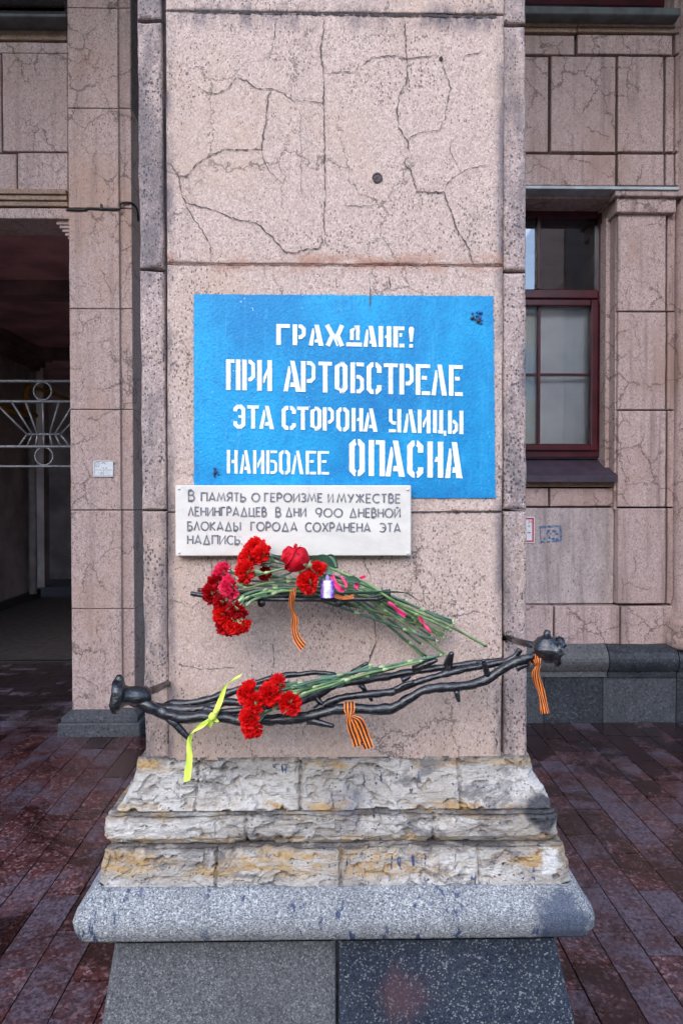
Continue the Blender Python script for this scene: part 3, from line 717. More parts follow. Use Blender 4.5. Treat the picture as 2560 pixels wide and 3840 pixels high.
word([('Г',370,450),('Р',466,545),('А',560,648),('Ж',655,768),('Д',780,873),('А',880,962),('Н',970,1045),('Е',1057,1122),('!',1147,1178)], 800, 1170, K, 70, 370, .021, 123, 27)
word([('П',75,160),('Р',170,248),('И',258,345),('А',412,515),('Р',515,602),('Т',617,697),('О',713,788),('Б',805,887),('С',900,988),('Т',1000,1083),('Р',1093,1178),('Е',1188,1273),('Л',1280,1372),('Е',1383,1465)], 800, 1170, K, 277, 75, .026, 181, 27)
word([('Э',118,188),('Т',200,268),('А',270,357),('С',402,485),('Т',492,560),('О',570,635),('Р',643,710),('О',722,798),('Н',812,880),('А',882,965),('У',1030,1103),('Л',1115,1193),('И',1200,1275),('Ц',1290,1367),('Ы',1378,1468)], 800, 1480, K, 60, 118, .026, 137, 23)
word([('Н',80,143),('А',155,222),('И',234,300),('Б',311,377),('О',386,452),('Л',458,530),('Е',543,603),('Е',613,680)], 800, 1480, K, 325, 80, .012, 138, 19)
word([('О',798,890),('п',912,1008),('А',1010,1125),('С',1138,1233),('Н',1257,1350),('А',1360,1463)], 800, 1480, K, 263, 798, .026, 212, 32)
mb.build('lettering', M['white'], notice)

# ================================================================== MARBLE PLAQUE
YQ = YP - .026
x0, x1, z0, z1 = rect(658, 1820, 1541, 2085, YQ)
plaque = thing('memorial_plaque', 'white marble plaque with grey engraved lettering fixed under the blue notice', 'plaque', ((x0+x1)/2, YP, z0))
mb = MB(); mb.box(x0, x1, YQ, YP - .004, z0, z1, 0, .002); mb.build('slab', M['marble'], plaque)
def arc(cx, cy, rx, ry, a0, a1, n=10): return [(cx + rx*math.cos(R(a0+(a1-a0)*i/n)), cy + ry*math.sin(R(a0+(a1-a0)*i/n))) for i in range(n+1)]
def thin(ch):
    A = {'П': (.72,[[(0,0),(0,1),(.72,1),(.72,0)]]), 'А': (.78,[[(0,0),(.40,1),(.78,0)],[(.12,.26),(.67,.26)]]), 'М': (1.0,[[(0,0),(.2,1),(.5,.15),(.8,1),(1,0)]]),
      'Я': (.62,[[(.62,0),(.62,1),(.3,1)]+arc(.3,.74,.28,.26,90,270,8)+[(.62,.48)],[(.36,.48),(0,0)]]), 'Т': (.62,[[(.31,0),(.31,.96)],[(0,1),(.62,1)]]),
      'Ь': (.58,[[(0,1),(0,0),(.3,0)]+arc(.3,.26,.28,.26,-90,90,8)+[(0,.52)]]), 'О': (.95,[arc(.475,.5,.475,.5,90,450,20)]), 'Г': (.5,[[(0,0),(0,1),(.5,1)]]),
      'Е': (.52,[[(.52,1),(0,1),(0,0),(.52,0)],[(.04,.52),(.44,.52)]]), 'Р': (.55,[[(0,0),(0,1),(.28,1)]+arc(.28,.72,.27,.28,90,-90,8)+[(0,.44)]]), 'И': (.68,[[(0,1),(0,0),(.68,1),(.68,0)]]),
      'З': (.52,[[(.02,.88)]+arc(.24,.76,.26,.24,120,-90,9),[(.2,.52)]+arc(.24,.27,.28,.25,90,-140,9)]), 'У': (.68,[[(0,1),(.36,.4)],[(.68,1),(.18,0)]]),
      'Ж': (.98,[[(.49,0),(.49,1)],[(.02,1),(.45,.52),(0,0)],[(.96,1),(.53,.52),(.98,0)]]), 'С': (.75,[arc(.46,.5,.46,.5,50,310,14)]), 'В': (.55,[[(.26,.54),(0,.54),(0,0),(.28,0)]+arc(.28,.27,.27,.27,-90,90,8),[(0,.56),(0,1),(.24,1)]+arc(.24,.78,.23,.22,90,-90,7)]),
      'Л': (.68,[[(0,0),(.34,1),(.68,0)]]), 'Н': (.66,[[(0,0),(0,1)],[(.66,0),(.66,1)],[(.04,.5),(.62,.5)]]), 'Д': (.92,[[(0,-.02),(.92,-.02)],[(.12,.04),(.46,1),(.8,.04)]]),
      'Ц': (.72,[[(0,1),(0,0),(.72,0),(.72,-.16)],[(.6,.05),(.6,1)]]), '9': (.75,[arc(.37,.66,.35,.34,0,360,16),[(.72,.62),(.62,.2),(.4,-.06)]]), '0': (.98,[arc(.49,.46,.49,.48,90,450,20)]),
      'Й': (.68,[[(0,1),(0,0),(.68,1),(.68,0)],[(.2,1.2),(.34,1.1),(.48,1.2)]]), 'Б': (.58,[[(.5,1),(0,1),(0,0),(.3,0)]+arc(.3,.27,.28,.27,-90,90,8)+[(0,.54)]]), 'К': (.62,[[(0,0),(0,1)],[(.58,1),(.05,.52),(.62,0)]]),
      'Ы': (.85,[[(0,1),(0,0),(.26,0)]+arc(.26,.26,.25,.26,-90,90,8)+[(0,.52)],[(.85,0),(.85,1)]]), 'Х': (.72,[[(0,0),(.34,.48)],[(.38,.52),(.72,1)],[(.02,1),(.72,0)]]), 'Э': (.72,[arc(.26,.5,.46,.5,130,-130,14),[(.25,.5),(.66,.5)]]), '.': (.12,[[(0,.0),(0,.1)]])}
    return A[ch]
mb = MB(); k2 = [0]
def line(txt, xa, xb, top, h, slope=.008, th=10.0, gap=.26):
    ws = [thin(c)[0] for c in txt]; tot = sum(ws) + gap * (len(txt) - 1)
    sc = (xb - xa) / tot if len(txt) > 1 or txt == 'О' else min((xb - xa) / tot, h); x = xa
    for c, wd in zip(txt, ws):
        for pl in thin(c)[1]:
            k2[0] += 1
            px = [(x + p[0] * sc, top + slope * (x - 112) + h * (1 - p[1])) for p in pl]
            for quad in S2(px, th):
                mb.add([P(640 + a * .5867, 1800 + b * .5867, YQ - .0006 - .00008 * (k2[0] % 7)) for a, b in quad], [(0,1,2,3)])
        x += (wd + gap) * sc
for (t_, a, b, tp, h) in (('В',116,152,68,66),('ПАМЯТЬ',197,478,82,52),('О',520,568,82,52),('ГЕРОИЗМЕ',601,968,82,52),('И',1007,1036,82,54),('МУЖЕСТВЕ',1064,1465,82,54),
      ('ЛЕНИНГРАДЦЕВ',114,611,174,54),('В',673,703,174,56),('ДНИ',735,862,174,54),('900',926,1096,174,54),('ДНЕВНОЙ',1142,1464,174,55),
      ('БЛОКАДЫ',110,446,268,53),('ГОРОДА',514,806,268,53),('СОХРАНЕНА',862,1273,268,55),('ЭТА',1338,1465,268,55),('НАДПИСЬ.',110,460,355,54)):
    line(t_, a, b, tp, h)
mb.build('lettering', M['letter'], plaque)
for u, v in ((672,1832),(1528,1836),(672,2072),(1528,2074)):
    mb = MB(); c = P(u, v, YQ); mb.lathe([(0.0,.0022),(.0028,.0018),(.0035,0)], c, (0,-1,0), 10); mb.build('screw', M['marble'], plaque, True)

# ================================================================== WIRE SHELF
sc_ = P(1080, 2247, 1.50)
shelf = thing('flower_shelf', 'narrow black iron wall shelf carrying the upper flowers', 'shelf', (sc_.x, YP, sc_.z))
mb = MB()
for pts in ([(716,2226,1.45),(800,2238,1.45),(1000,2247,1.45),(1380,2247,1.45),(1420,2242,1.45),(1456,2232,1.46)], [(722,2229,1.488),(900,2236,1.488),(1400,2237,1.488),(1452,2222,1.49)], [(742,2212,1.535),(900,2222,1.535),(1400,2222,1.535),(1454,2213,1.535)]):
    mb.tube(smooth_path([P(*p) for p in pts], 8), .0052, 8, 0, True, .25)
mb.build('rail', M['iron'], shelf, True)
for u in (980, 1272):
    mb = MB(); a = P(u, 2262, 1.445); b = Vector((a.x, YP + .01, a.z)); mb.tube([a, a + Vector((0, .03, 0)), b], [.007,.006,.006], 8)
    mb.lathe([(0,.004),(.007,.003),(.009,0),(.007,-.008),(0,-.009)], a, (0,-1,0), 12); mb.build('bracket', M['iron'], shelf, True)

# ================================================================== IRON BRANCH RAIL
rail = thing('branch_railing', 'black iron rail forged as thorny branches across the foot of the pillar', 'rail', (bc.x, 1.42, P(1256, 2600, 1.42).z))
def branch(pts, r0, r1, Y, name='branch', n=10):
    mb = MB(); pp = []
    for p in pts: pp.append(P(p[0], p[1], p[2] if len(p) > 2 else Y))
    sp = smooth_path(pp, 6); L = len(sp)
    mb.tube(sp, [(r0 + (r1 - r0) * i / (L-1)) * (1 + .20 * nz(q, 38)) * (.45 if i in (0, L-1) else 1) for i, q in enumerate(sp)], n, 0, True, .3)
    return mb.build(name, M['iron'], rail, True)
branch([(490,2606),(540,2640),(600,2668),(640,2684),(686,2692),(757,2688),(834,2691),(900,2701),(987,2701),(1063,2698),(1140,2690),(1233,2667),(1299,2656),(1398,2662),(1465,2657),(1525,2625),(1591,2588),(1670,2578),(1763,2568),(1823,2546),(1876,2513),(1936,2480),(1995,2463),(2032,2452)], .0125, .0092, 1.405)
branch([(1180,2664),(1206,2649),(1272,2620),(1365,2605),(1452,2598),(1491,2586),(1564,2559),(1631,2537),(1697,2520),(1763,2506),(1830,2493),(1889,2480),(1929,2460),(1948,2432)], .0088, .006, 1.425)
branch([(1480,2588),(1510,2570),(1551,2556)], .007, .004, 1.41)
branch([(600,2662),(640,2643),(716,2637),(808,2615),(885,2590),(987,2572),(1100,2572),(1180,2580),(1259,2566),(1365,2552),(1471,2533),(1564,2516),(1664,2503),(1763,2489),(1830,2482),(1890,2476)], .0092, .007, 1.455)
branch([(560,2650),(640,2658),(720,2662),(800,2650),(850,2632),(930,2640),(1040,2645),(1124,2631),(1165,2617),(1215,2592),(1259,2568)], .0105, .008, 1.432)
branch([(760,2660),(823,2668),(900,2664),(1000,2655)], .008, .006, 1.415)
branch([(885,2594),(960,2560),(1060,2534),(1120,2530),(1180,2522),(1262,2530)], .007, .005, 1.475)
for (a, b, r0) in (((1677,2496,1.455),(1694,2446,1.43),.009),((1830,2540,1.405),(1810,2472,1.39),.007),((1710,2590,1.405),(1720,2634,1.40),.006),((1352,2566,1.455),(1396,2630,1.45),.006),
     ((1180,2612,1.432),(1212,2646,1.42),.007),((1155,2700,1.405),(1253,2723,1.39),.008),((1319,2524,1.47),(1380,2484,1.46),.006),((636,2690,1.405),(721,2780,1.40),.0085),((1030,2552,1.46),(1078,2533,1.45),.006),
     ((1550,2510,1.455),(1640,2474,1.44),.008),((1935,2506,1.405),(1984,2490,1.405),.007),((1505,2552,1.43),(1540,2535,1.43),.006)):
    mb = MB(); p, q = P(*a), P(*b); mb.tube([p + (q-p)*t for t in (0,.25,.5,.75,.94,1)], [r0*1.25,r0,r0*.9,r0*.75,r0*.6,r0*.25], 8, 0, True, .3); mb.build('thorn', M['iron'], rail, True)
# end castings and wall rods
c = P(510, 2610, 1.41); ax = Vector((-.94, -.25, .10)).normalized()
mb = MB(); prof = [(0,-.030),(.014,-.030),(.019,-.020),(.021,0),(.020,.012),(.023,.020),(.030,.026),(.034,.030),(.034,.043),(.030,.047),(.022,.049),(.014,.045),(0,.043)]
mb.lathe([(r_*1.0*(1+.06*math.sin(9*h*100)), h) for r_, h in prof], c, ax, 22)
mb.v = [tuple(Vector(p) + Vector((nz(p, 55), nz((p[2], p[0], p[1]), 55), nz(p, 90))) * .0038) for p in mb.v]
mb.build('end_casting', M['iron'], rail, True)
mb = MB(); q = P(452, 2575, 1.40); mb.tube([q + Vector((0,0,-.004)), q + Vector((-.002,0,.016)), q + Vector((-.003,-.002,.023))], [.010,.009,.005], 8, 0, True, .4); mb.build('thorn', M['iron'], rail, True)
mb = MB(); mb.tube([P(538, 2602, 1.42), P(585, 2584, 1.49), P(634, 2560, YP + .012)], .0078, 8, 0, True, .3); mb.build('wall_rod', M['iron'], rail, True)
c = P(2045, 2432, 1.405); mb = MB(); rows = []
ax = Vector((.90, -.20, -.16)).normalized(); a_ = ax.orthogonal().normalized(); b_ = ax.cross(a_)
for i, (r_, h) in enumerate(((.0,-.028),(.010,-.027),(.020,-.020),(.027,-.008),(.0285,.004),(.026,.014),(.0255,.019),(.029,.023),(.0275,.030),(.021,.033),(.014,.028),(0,.024))):
    row = []
    for k in range(24):
        an = 2*math.pi*k/24; rr = r_ * (1 + .05*math.sin(5*an + i*.4) + (.10*math.sin(7*an + 1.3) if i in (7, 8, 9) else 0))
        row.append(c + ax*(h + (.004*math.sin(6*an) if i in (7, 8, 9) else 0)) + (a_*math.cos(an) + b_*math.sin(an))*rr)
    row.append(row[0]); rows.append(row)
mb.grid(rows); mb.v = [tuple(Vector(p) + Vector((nz(p, 60), nz((p[2], p[0], p[1]), 60), nz(p, 95))) * .0036) for p in mb.v]; mb.build('end_casting', M['iron'], rail, True)
mb = MB(); q = P(2050, 2392, 1.405); mb.tube([q + Vector((0,0,-.008)), q + Vector((0,0,.009)), q + Vector((.001,0,.016))], [.0085,.008,.005], 8, 0, True, .3); mb.build('thorn', M['iron'], rail, True)
mb = MB(); mb.tube([P(2022, 2424, 1.415), P(1950, 2408, 1.49), P(1888, 2390, YP + .012)], .0078, 8, 0, True, .3); mb.build('wall_rod', M['iron'], rail, True)

# ================================================================== FLOWERS
def head_mesh(seed, size):
    rr = random.Random(seed); mb = MB()
    for ring, (tilt, cnt_, L) in enumerate(((12, 5, .93), (34, 8, .98), (56, 10, 1.0), (78, 10, .98), (98, 7, .82))):
        for k in range(cnt_):
            a = 2*math.pi*(k + rr.uniform(-.3, .3))/cnt_ + ring; ph = R(tilt + rr.uniform(-10, 10)); LL = L * size * rr.uniform(.88, 1.1)
            rad = Vector((math.cos(a), math.sin(a), 0)); tan = Vector((-math.sin(a), math.cos(a), 0)); d = rad*math.sin(ph) + Vector((0,0,math.cos(ph)))
            nrm = d.cross(tan); al = R(rr.uniform(26, 38)); p0 = rr.uniform(0, 6.28); fr = rr.uniform(1.4, 2.3); rows = []; tw = rr.uniform(-.5, .5)
            NJ = 10
            for t in (.18, .45, .68, .86, 1.0):
                row = []
                for j in range(-NJ//2, NJ//2 + 1):
                    s = j / (NJ/2); ang = s * al * (.35 + .65*t)
                    r_ = LL * t * (1 - .16*s*s)
                    if t == 1.0: r_ *= 1 + (.055 if j % 2 else -.055) + rr.uniform(-.03, .03)
                    p = (d*math.cos(ang) + tan*math.sin(ang)) * r_
                    p += nrm * (math.sin(s*3.6*fr + p0) * .16 * LL * t*t + tw * s * .25 * LL * t + .10*LL*t*t*math.sin(p0))
                    row.append(p)
                rows.append(row)
            mb.grid(rows)
    return mb
HEADS = {}
def leaf_strip(mb, a, b, wd, bend, m=0, n=8, side=Vector((0,-1,0))):
    a, b = Vector(a), Vector(b); d = (b - a); sd = d.cross(side).normalized(); rows = []
    for i in range(n + 1):
        t = i / n; p = a + d*t + Vector(bend) * math.sin(math.pi*t*.9); h = wd * (math.sin(math.pi*(.12 + .88*t)) ** .7) * .5 if t < 1 else 0.0003
        rows.append([p - sd*h + side*h*.25, p, p + sd*h + side*h*.25])
    mb.grid(rows, m)
BOUQ = 'carnations laid on the wall shelf'; BOUQ2 = 'carnations laid on the branch rail'
def carnation(label, group, color, pts, size=.025, facing=None, seed=0, stem='stem', leaves=3, end_r=.0028):
    rr = random.Random(seed); pp = [P(*p) for p in pts]; hc = pp[0]
    ax = (pp[0] - pp[1]).normalized()
    if facing is not None: ax = (ax + Vector(facing)).normalized()
    base = hc - ax * size * .40
    o = thing('carnation', label, 'carnation', base, group)
    key = (color, seed % 7, round(size, 4))
    hm = head_mesh(seed * 13 + 5, size).build('flower_head', M[color], None, False, 0, Vector((0,0,0)))
    hm.parent = o; hm.rotation_euler = ax.to_track_quat('Z', 'Y').to_euler()
    cb = base - ax * .027
    mb = MB(); mb.tube([base + ax*.006, base + ax*.001, base - ax*.008, base - ax*.018, cb, cb - ax*.004], [.0078,.0072,.0074,.0066,.0042,.0026], 10)
    for k in range(5):
        an = 2*math.pi*k/5; a = ax.orthogonal().normalized(); a = a*math.cos(an) + ax.cross(a)*math.sin(an)
        mb.add([base + a*.0070 + ax.cross(a)*.003, base + a*.0070 - ax.cross(a)*.003, base + a*.0098 + ax*.009], [(0,1,2)])
    mb.build('calyx', M['calyx'], o, True)
    path = smooth_path([cb] + pp[1:], 7); mb = MB(); L = len(path)
    path = [q + Vector((nz(q + Vector((seed,0,0)), 16), 0, nz(q + Vector((0,seed,5)), 16))) * .0014 if 0 < i < L-1 else q for i, q in enumerate(path)]
    acc = 0; nxt = rr.uniform(.03, .06); rad = []; nodes = []
    for i, q in enumerate(path):
        if i: acc += (q - path[i-1]).length
        rad.append(.0021 + (end_r - .0021) * i / (L-1))
        if acc > nxt and 1 < i < L - 2: nodes.append(i); nxt = acc + rr.uniform(.06, .085)
    mb.tube(path, rad, 7)
    for i in nodes:
        q = path[i]; d = (path[i+1] - path[i-1]).normalized()
        mb.tube([q - d*.006, q - d*.002, q + d*.002, q + d*.007], [rad[i]*1.08, rad[i]*1.5, rad[i]*1.3, rad[i]*1.05], 7, 1)
    e = path[-1]; d = (path[-1] - path[-2]).normalized(); mb.tube([e - d*.006, e + d*.0006], [rad[-1]*1.15]*2, 7, 1)
    mb.build('stem', [M[stem], M['node']], o, True)
    for k in range(leaves):
        if not nodes: break
        i = nodes[k % len(nodes)]; d = (path[max(0,i-3)] - path[i]).normalized()
        b = path[i] + d * rr.uniform(.03, .06) + Vector((0, rr.uniform(-.014, .004), rr.uniform(-.020, .020)))
        mb = MB(); leaf_strip(mb, path[i], b, .0042, (0, -.003, rr.uniform(-.006, .006))); mb.build('leaf', M['stemblue'], o, True)
    return o
U = BOUQ
def st(h, y0, mid, end, y1): return [(h[0], h[1], y0)] + mid + [(end[0], end[1], y1)]
carnation('red carnation topmost in the upper bunch, against the plaque', U, 'red', st((949,2044),1.505,[(1000,2092,1.51),(1080,2120,1.515),(1250,2160,1.52),(1400,2215,1.525)],(1701,2330),1.545), .026, (-.2,-.3,.7), 1, 'stemblue')
carnation('red carnation with pale green calyx just under the topmost one', U, 'red', st((974,2072),1.47,[(1006,2086,1.475),(1070,2100,1.48),(1220,2150,1.50),(1380,2200,1.51)],(1703,2340),1.54), .026, (-.1,-.4,.3), 2, 'stemblue')
carnation('red carnation left of the topmost one, upper left edge of the bunch', U, 'red', st((922,2088),1.475,[(960,2115,1.49),(1050,2130,1.50),(1230,2170,1.51),(1390,2225,1.51)],(1680,2357),1.54), .026, (-.6,-.35,.2), 3, 'stemblue')
carnation('red carnation with long pale calyx pointing right, middle of the upper bunch', U, 'red', st((912,2142),1.44,[(955,2149,1.445),(1000,2147,1.45),(1085,2133,1.46),(1180,2160,1.48),(1350,2215,1.49)],(1671,2382),1.53), .028, (-.3,-.35,0), 4, 'stem')
carnation('small crimson carnation half hidden between the stems of the upper bunch', U, 'darkred', st((990,2152),1.51,[(1022,2160,1.515),(1120,2175,1.515),(1300,2215,1.52)],(1528,2254),1.53), .020, (-.2,-.5,.1), 5, 'stemblue')
carnation('pinkish red carnation at the upper left corner of the upper bunch', U, 'pink', st((824,2140),1.485,[(862,2146,1.49),(950,2178,1.495),(1150,2190,1.50),(1350,2225,1.50)],(1665,2393),1.53), .024, (-.5,-.3,.8), 6, 'stemblue')
carnation('red carnation beside the pink one, above the left end of the shelf', U, 'darkred', st((798,2185),1.475,[(850,2192,1.48),(950,2195,1.48),(1150,2205,1.485),(1350,2230,1.485)],(1621,2387),1.53), .025, (-.5,-.4,.2), 7, 'stemblue')
carnation('bright pink carnation with white edges, left in the upper bunch', U, 'pink', st((853,2205),1.43,[(890,2196,1.435),(930,2205,1.44),(1010,2185,1.45),(1150,2185,1.47),(1350,2230,1.47)],(1671,2458),1.545), .028, (-.3,-.45,0), 8, 'stem')
carnation('dark red carnation farthest left, hiding the end of the shelf', U, 'darkred', st((782,2230),1.45,[(806,2223,1.455),(880,2222,1.46),(1050,2210,1.47),(1300,2232,1.48)],(1593,2467),1.545), .025, (-.5,-.4,-.1), 9, 'stem')
carnation('crimson carnation hanging just below the left end of the shelf', U, 'darkred', st((822,2268),1.425,[(845,2256,1.43),(900,2236,1.44),(960,2215,1.445),(1100,2205,1.46),(1300,2236,1.47)],(1604,2465),1.545), .023, (-.2,-.5,-.2), 10, 'stemblue')
carnation('red carnation in the hanging clump, left of its dark neighbour', U, 'red', st((832,2316),1.42,[(858,2288,1.425),(905,2240,1.435),(990,2212,1.45),(1150,2212,1.47),(1320,2232,1.48)],(1585,2420),1.53), .026, (-.2,-.6,-.3), 11, 'stemblue', 2)
carnation('dark crimson carnation with big pale calyx under the shelf', U, 'darkred', st((884,2298),1.405,[(897,2272,1.41),(920,2244,1.42),(1000,2220,1.44),(1150,2215,1.46),(1300,2222,1.47),(1450,2256,1.475)],(1690,2365),1.52), .025, (-.1,-.6,-.4), 12, 'stem', 2)
carnation('dark red carnation lowest left of the hanging clump', U, 'darkred', st((842,2356),1.43,[(862,2330,1.435),(900,2275,1.44),(960,2232,1.445),(1100,2222,1.46)],(1640,2405),1.52), .026, (-.3,-.3,-.6), 13, 'stemblue')
carnation('red carnation lowest in the hanging clump, its petals facing down', U, 'red', st((876,2358),1.41,[(888,2330,1.415),(915,2282,1.42),(955,2244,1.43),(1080,2220,1.455)],(1560,2330),1.51), .024, (0,-.4,-.5), 14, 'stemblue', 2)
carnation('red carnation lowest right of the hanging clump with white green calyx', U, 'red', st((906,2352),1.40,[(902,2328,1.402),(912,2292,1.41),(942,2255,1.42),(1000,2236,1.435),(1150,2222,1.455)],(1610,2352),1.52), .022, (.2,-.4,-.6), 15, 'stem')
carnation('red carnation right under the rose, upper of the two', U, 'red', st((1180,2132),1.42,[(1202,2155,1.425),(1240,2168,1.435),(1330,2195,1.45),(1450,2240,1.47)],(1655,2390),1.53), .025, (.05,-.5,.5), 16, 'stem')
carnation('red carnation hanging over the shelf rail just left of the purple candle', U, 'red', st((1146,2186),1.405,[(1178,2176,1.41),(1215,2172,1.43),(1330,2200,1.45),(1460,2250,1.47)],(1640,2372),1.53), .027, (-.2,-.7,-.1), 17, 'stem')
# a few leafy side shoots with the bunch belong to the stems' owner: the big rose
def rose():
    hc = P(1108, 2094, 1.41); ax = Vector((-.80, -.18, .46)).normalized(); o = thing('rose', 'large red rose with dark green leaves lying on top of the upper bunch', 'rose', P(1160, 2112, 1.425))
    a_ = Vector((0,-1,0)) - ax * Vector((0,-1,0)).dot(ax); a_.normalize(); b_ = ax.cross(a_)
    base = hc - ax * .027
    # angle, spread, radius, height, lip curl
    spec = [(0, 230, .45, .052, 0), (120, 220, .55, .053, 0), (240, 210, .66, .053, .1), (60, 170, .80, .057, .15), (185, 170, .86, .057, .2), (300, 170, .92, .057, .3),
            (100, 150, 1.04, .049, .8), (-130, 150, 1.08, .046, .9), (-15, 165, 1.20, .050, .75)]
    for pi, (th0, wd, rs, hh, curl) in enumerate(spec):
        mb = MB(); rows = []
        for i in range(13):
            t = i / 12; row = []
            for j in range(21):
                s = -1 + 2*j/20; th = R(th0 + s*wd/2)
                prof = .0255 * math.sin(min(1, .12 + t*1.05) * math.pi*.60) ** .8 * (1 - .30*max(0, t-.5)/.5)
                lip = max(0, t - .70)/.30
                r_ = rs * prof + curl * .013 * lip**2 + .0035*abs(s)**3*curl + .0012*math.sin(s*5 + pi)*t
                hgt = hh * t * (1 - .16*abs(s)**2.5*t) - curl*.012*lip**2 + .0012*math.sin(s*7 + pi*2)*lip
                row.append(base + ax*hgt + (a_*math.cos(th) + b_*math.sin(th)) * r_)
            rows.append(row)
        mb.grid(rows); pt = mb.build('petal', M['rose'], o, True)
        sm = pt.modifiers.new('thickness', 'SOLIDIFY'); sm.thickness = .0006
    mb = MB(); mb.tube([base + ax*.006, base, base - ax*.008, base - ax*.013], [.010,.010,.0065,.0032], 10)
    for k in range(5):
        an = 2*math.pi*k/5; d = a_*math.cos(an) + b_*math.sin(an); leaf_strip(mb, base + d*.008, base + d*.024 + ax*.012, .007, d*.004, 0, 6, ax)
    mb.build('calyx', M['calyx'], o, True)
    path = smooth_path([base - ax*.012, P(1175, 2128, 1.43), P(1215, 2124, 1.435), P(1290, 2152, 1.44), P(1370, 2185, 1.445), P(1480, 2255, 1.45), P(1600, 2310, 1.47), P(1680, 2345, 1.49), P(1823, 2424, 1.535)], 7)
    mb = MB(); mb.tube(path, [.0028]*len(path), 8); mb.build('stem', M['stem'], o, True)
    for (a, b, wd, mt, bend) in (((1172,2098,1.44),(1258,2140,1.455),.026,'leaf',(0,0,.010)), ((1205,2100,1.46),(1268,2138,1.475),.026,'leaf',(0,0,.012)), ((1215,2095,1.455),(1262,2128,1.46),.018,'leafpale',(0,-.004,.006)), ((1210,2132,1.425),(1248,2152,1.425),.016,'leafpale',(0,-.003,.002)), ((1300,2170,1.43),(1352,2186,1.43),.014,'leaf',(0,0,.003))):
        mb = MB(); leaf_strip(mb, P(*a), P(*b), wd, bend, 0, 10); mb.build('leaf', M[mt], o, True)
rose()
# bear grass trailing to the right
grass = thing('grass_blades', 'thin dark green grass blades trailing right from the upper bunch', 'foliage', P(1350, 2225, 1.45))
for pts in ([(1240,2226,1.44),(1380,2218,1.44),(1500,2220,1.45),(1550,2240,1.48),(1610,2275,1.52)], [(1240,2230,1.445),(1400,2222,1.445),(1520,2224,1.46),(1560,2250,1.50),(1580,2290,1.53)], [(1220,2222,1.45),(1380,2226,1.45),(1480,2222,1.46),(1620,2226,1.53)], [(1290,2248,1.46),(1320,2290,1.48),(1360,2318,1.51)]):
    mb = MB(); p = smooth_path([P(*q) for q in pts], 7); mb.tube(p, [.0018*(1 - .85*i/(len(p)-1)) for i in range(len(p))], 5); mb.build('blade', M['leaf'], grass, True)

L2 = BOUQ2
carnation('red carnation left in the lower bunch above the front iron bar', L2, 'red', st((920,2602),1.37,[(968,2600,1.375),(1050,2590,1.395),(1160,2570,1.41),(1300,2530,1.42)],(1392,2492),1.43), .028, (-.4,-.5,.2), 21, 'stemblue')
carnation('red carnation in the centre of the lower bunch, front of the clump', L2, 'red', st((945,2640),1.355,[(985,2628,1.36),(1060,2600,1.38),(1180,2575,1.395),(1290,2548,1.41)],(1382,2535),1.42), .026, (-.2,-.7,0), 22, 'stem')
carnation('red carnation upper middle of the lower bunch with visible calyx', L2, 'red', st((1000,2606),1.36,[(1040,2592,1.37),(1120,2570,1.39),(1300,2525,1.41),(1480,2492,1.43)],(1657,2456),1.45), .028, (-.2,-.6,.3), 23, 'stemblue')
carnation('red carnation highest in the lower bunch', L2, 'red', st((1032,2566),1.385,[(1066,2566,1.39),(1160,2556,1.40),(1320,2522,1.42),(1470,2498,1.43)],(1640,2462),1.45), .024, (-.1,-.4,.6), 24, 'stemblue')
carnation('red carnation rightmost in the lower bunch, its frilled face turned to the front', L2, 'red', st((1080,2642),1.35,[(1108,2618,1.362),(1150,2598,1.38),(1280,2555,1.40),(1420,2515,1.42)],(1580,2478),1.44), .028, (-.1,-1.3,-.2), 25, 'stem')
carnation('red carnation lower left of the lower bunch, covering the front bar', L2, 'red', st((926,2694),1.355,[(970,2688,1.36),(1005,2668,1.365),(1060,2640,1.375),(1160,2590,1.40)],(1390,2500),1.43), .027, (-.4,-.6,-.1), 26, 'stemblue')
carnation('red carnation lowest of all, hanging beneath the front iron bar', L2, 'red', st((942,2744),1.36,[(952,2712,1.36),(985,2682,1.365),(1040,2650,1.38),(1160,2600,1.40)],(1480,2505),1.44), .024, (0,-.4,-.5), 27, 'stemblue')

# ================================================================== RIBBONS
COLS = (0, .09, .27, .41, .59, .73, .91, 1)
def ribbon_strip(mb, pts, wid, kind, twist=None, k=6, m0=0):
    """pts: list of points; wid: width vectors per point"""
    sp = smooth_path(pts, k); sw = smooth_path(wid, k); rows = []
    for p, wv in zip(sp, sw):
        n_ = len(COLS) if kind == 'george' else 5
        fr = COLS if kind == 'george' else (0, .25, .5, .75, 1)
        nn = wv.cross(Vector((0, 0, 1))); nn = nn.normalized() if nn.length > 1e-6 else Vector((0, -1, 0))
        rows.append([p + wv * (f - .5) + nn * .0016 * math.sin(f * 6.0 + p.z * 90) for f in fr])
    mb.grid(rows, 0, (lambda i, c: c % 2) if kind == 'george' else None)
def loop_pts(u, v, Y, r_): # strap round a bar
    c = P(u, v, Y); return [c + Vector((0, -math.cos(a) * r_, math.sin(a) * r_)) for a in [R(x) for x in range(-90, 271, 30)]]
G = 'orange and black ribbons'
def ribbon(name, label, parts_, mats, kind, group=None):
    o = thing(name, label, 'ribbon', parts_[0][1][0], group)
    for nm, pts, wid in parts_:
        mb = MB(); ribbon_strip(mb, pts, wid, kind); mb.build(nm, mats, o, True)
    return o
GM = [M['orange'], M['black']]
def px(pts): return [P(*p) for p in pts]
def wv(*a): return [Vector(q) for q in a]
W = .0125
pts = px([(1100,2205,1.45),(1098,2225,1.443),(1094,2252,1.443),(1096,2290,1.45),(1106,2322,1.45),(1104,2352,1.45),(1110,2385,1.447),(1122,2408,1.444),(1138,2428,1.442)])
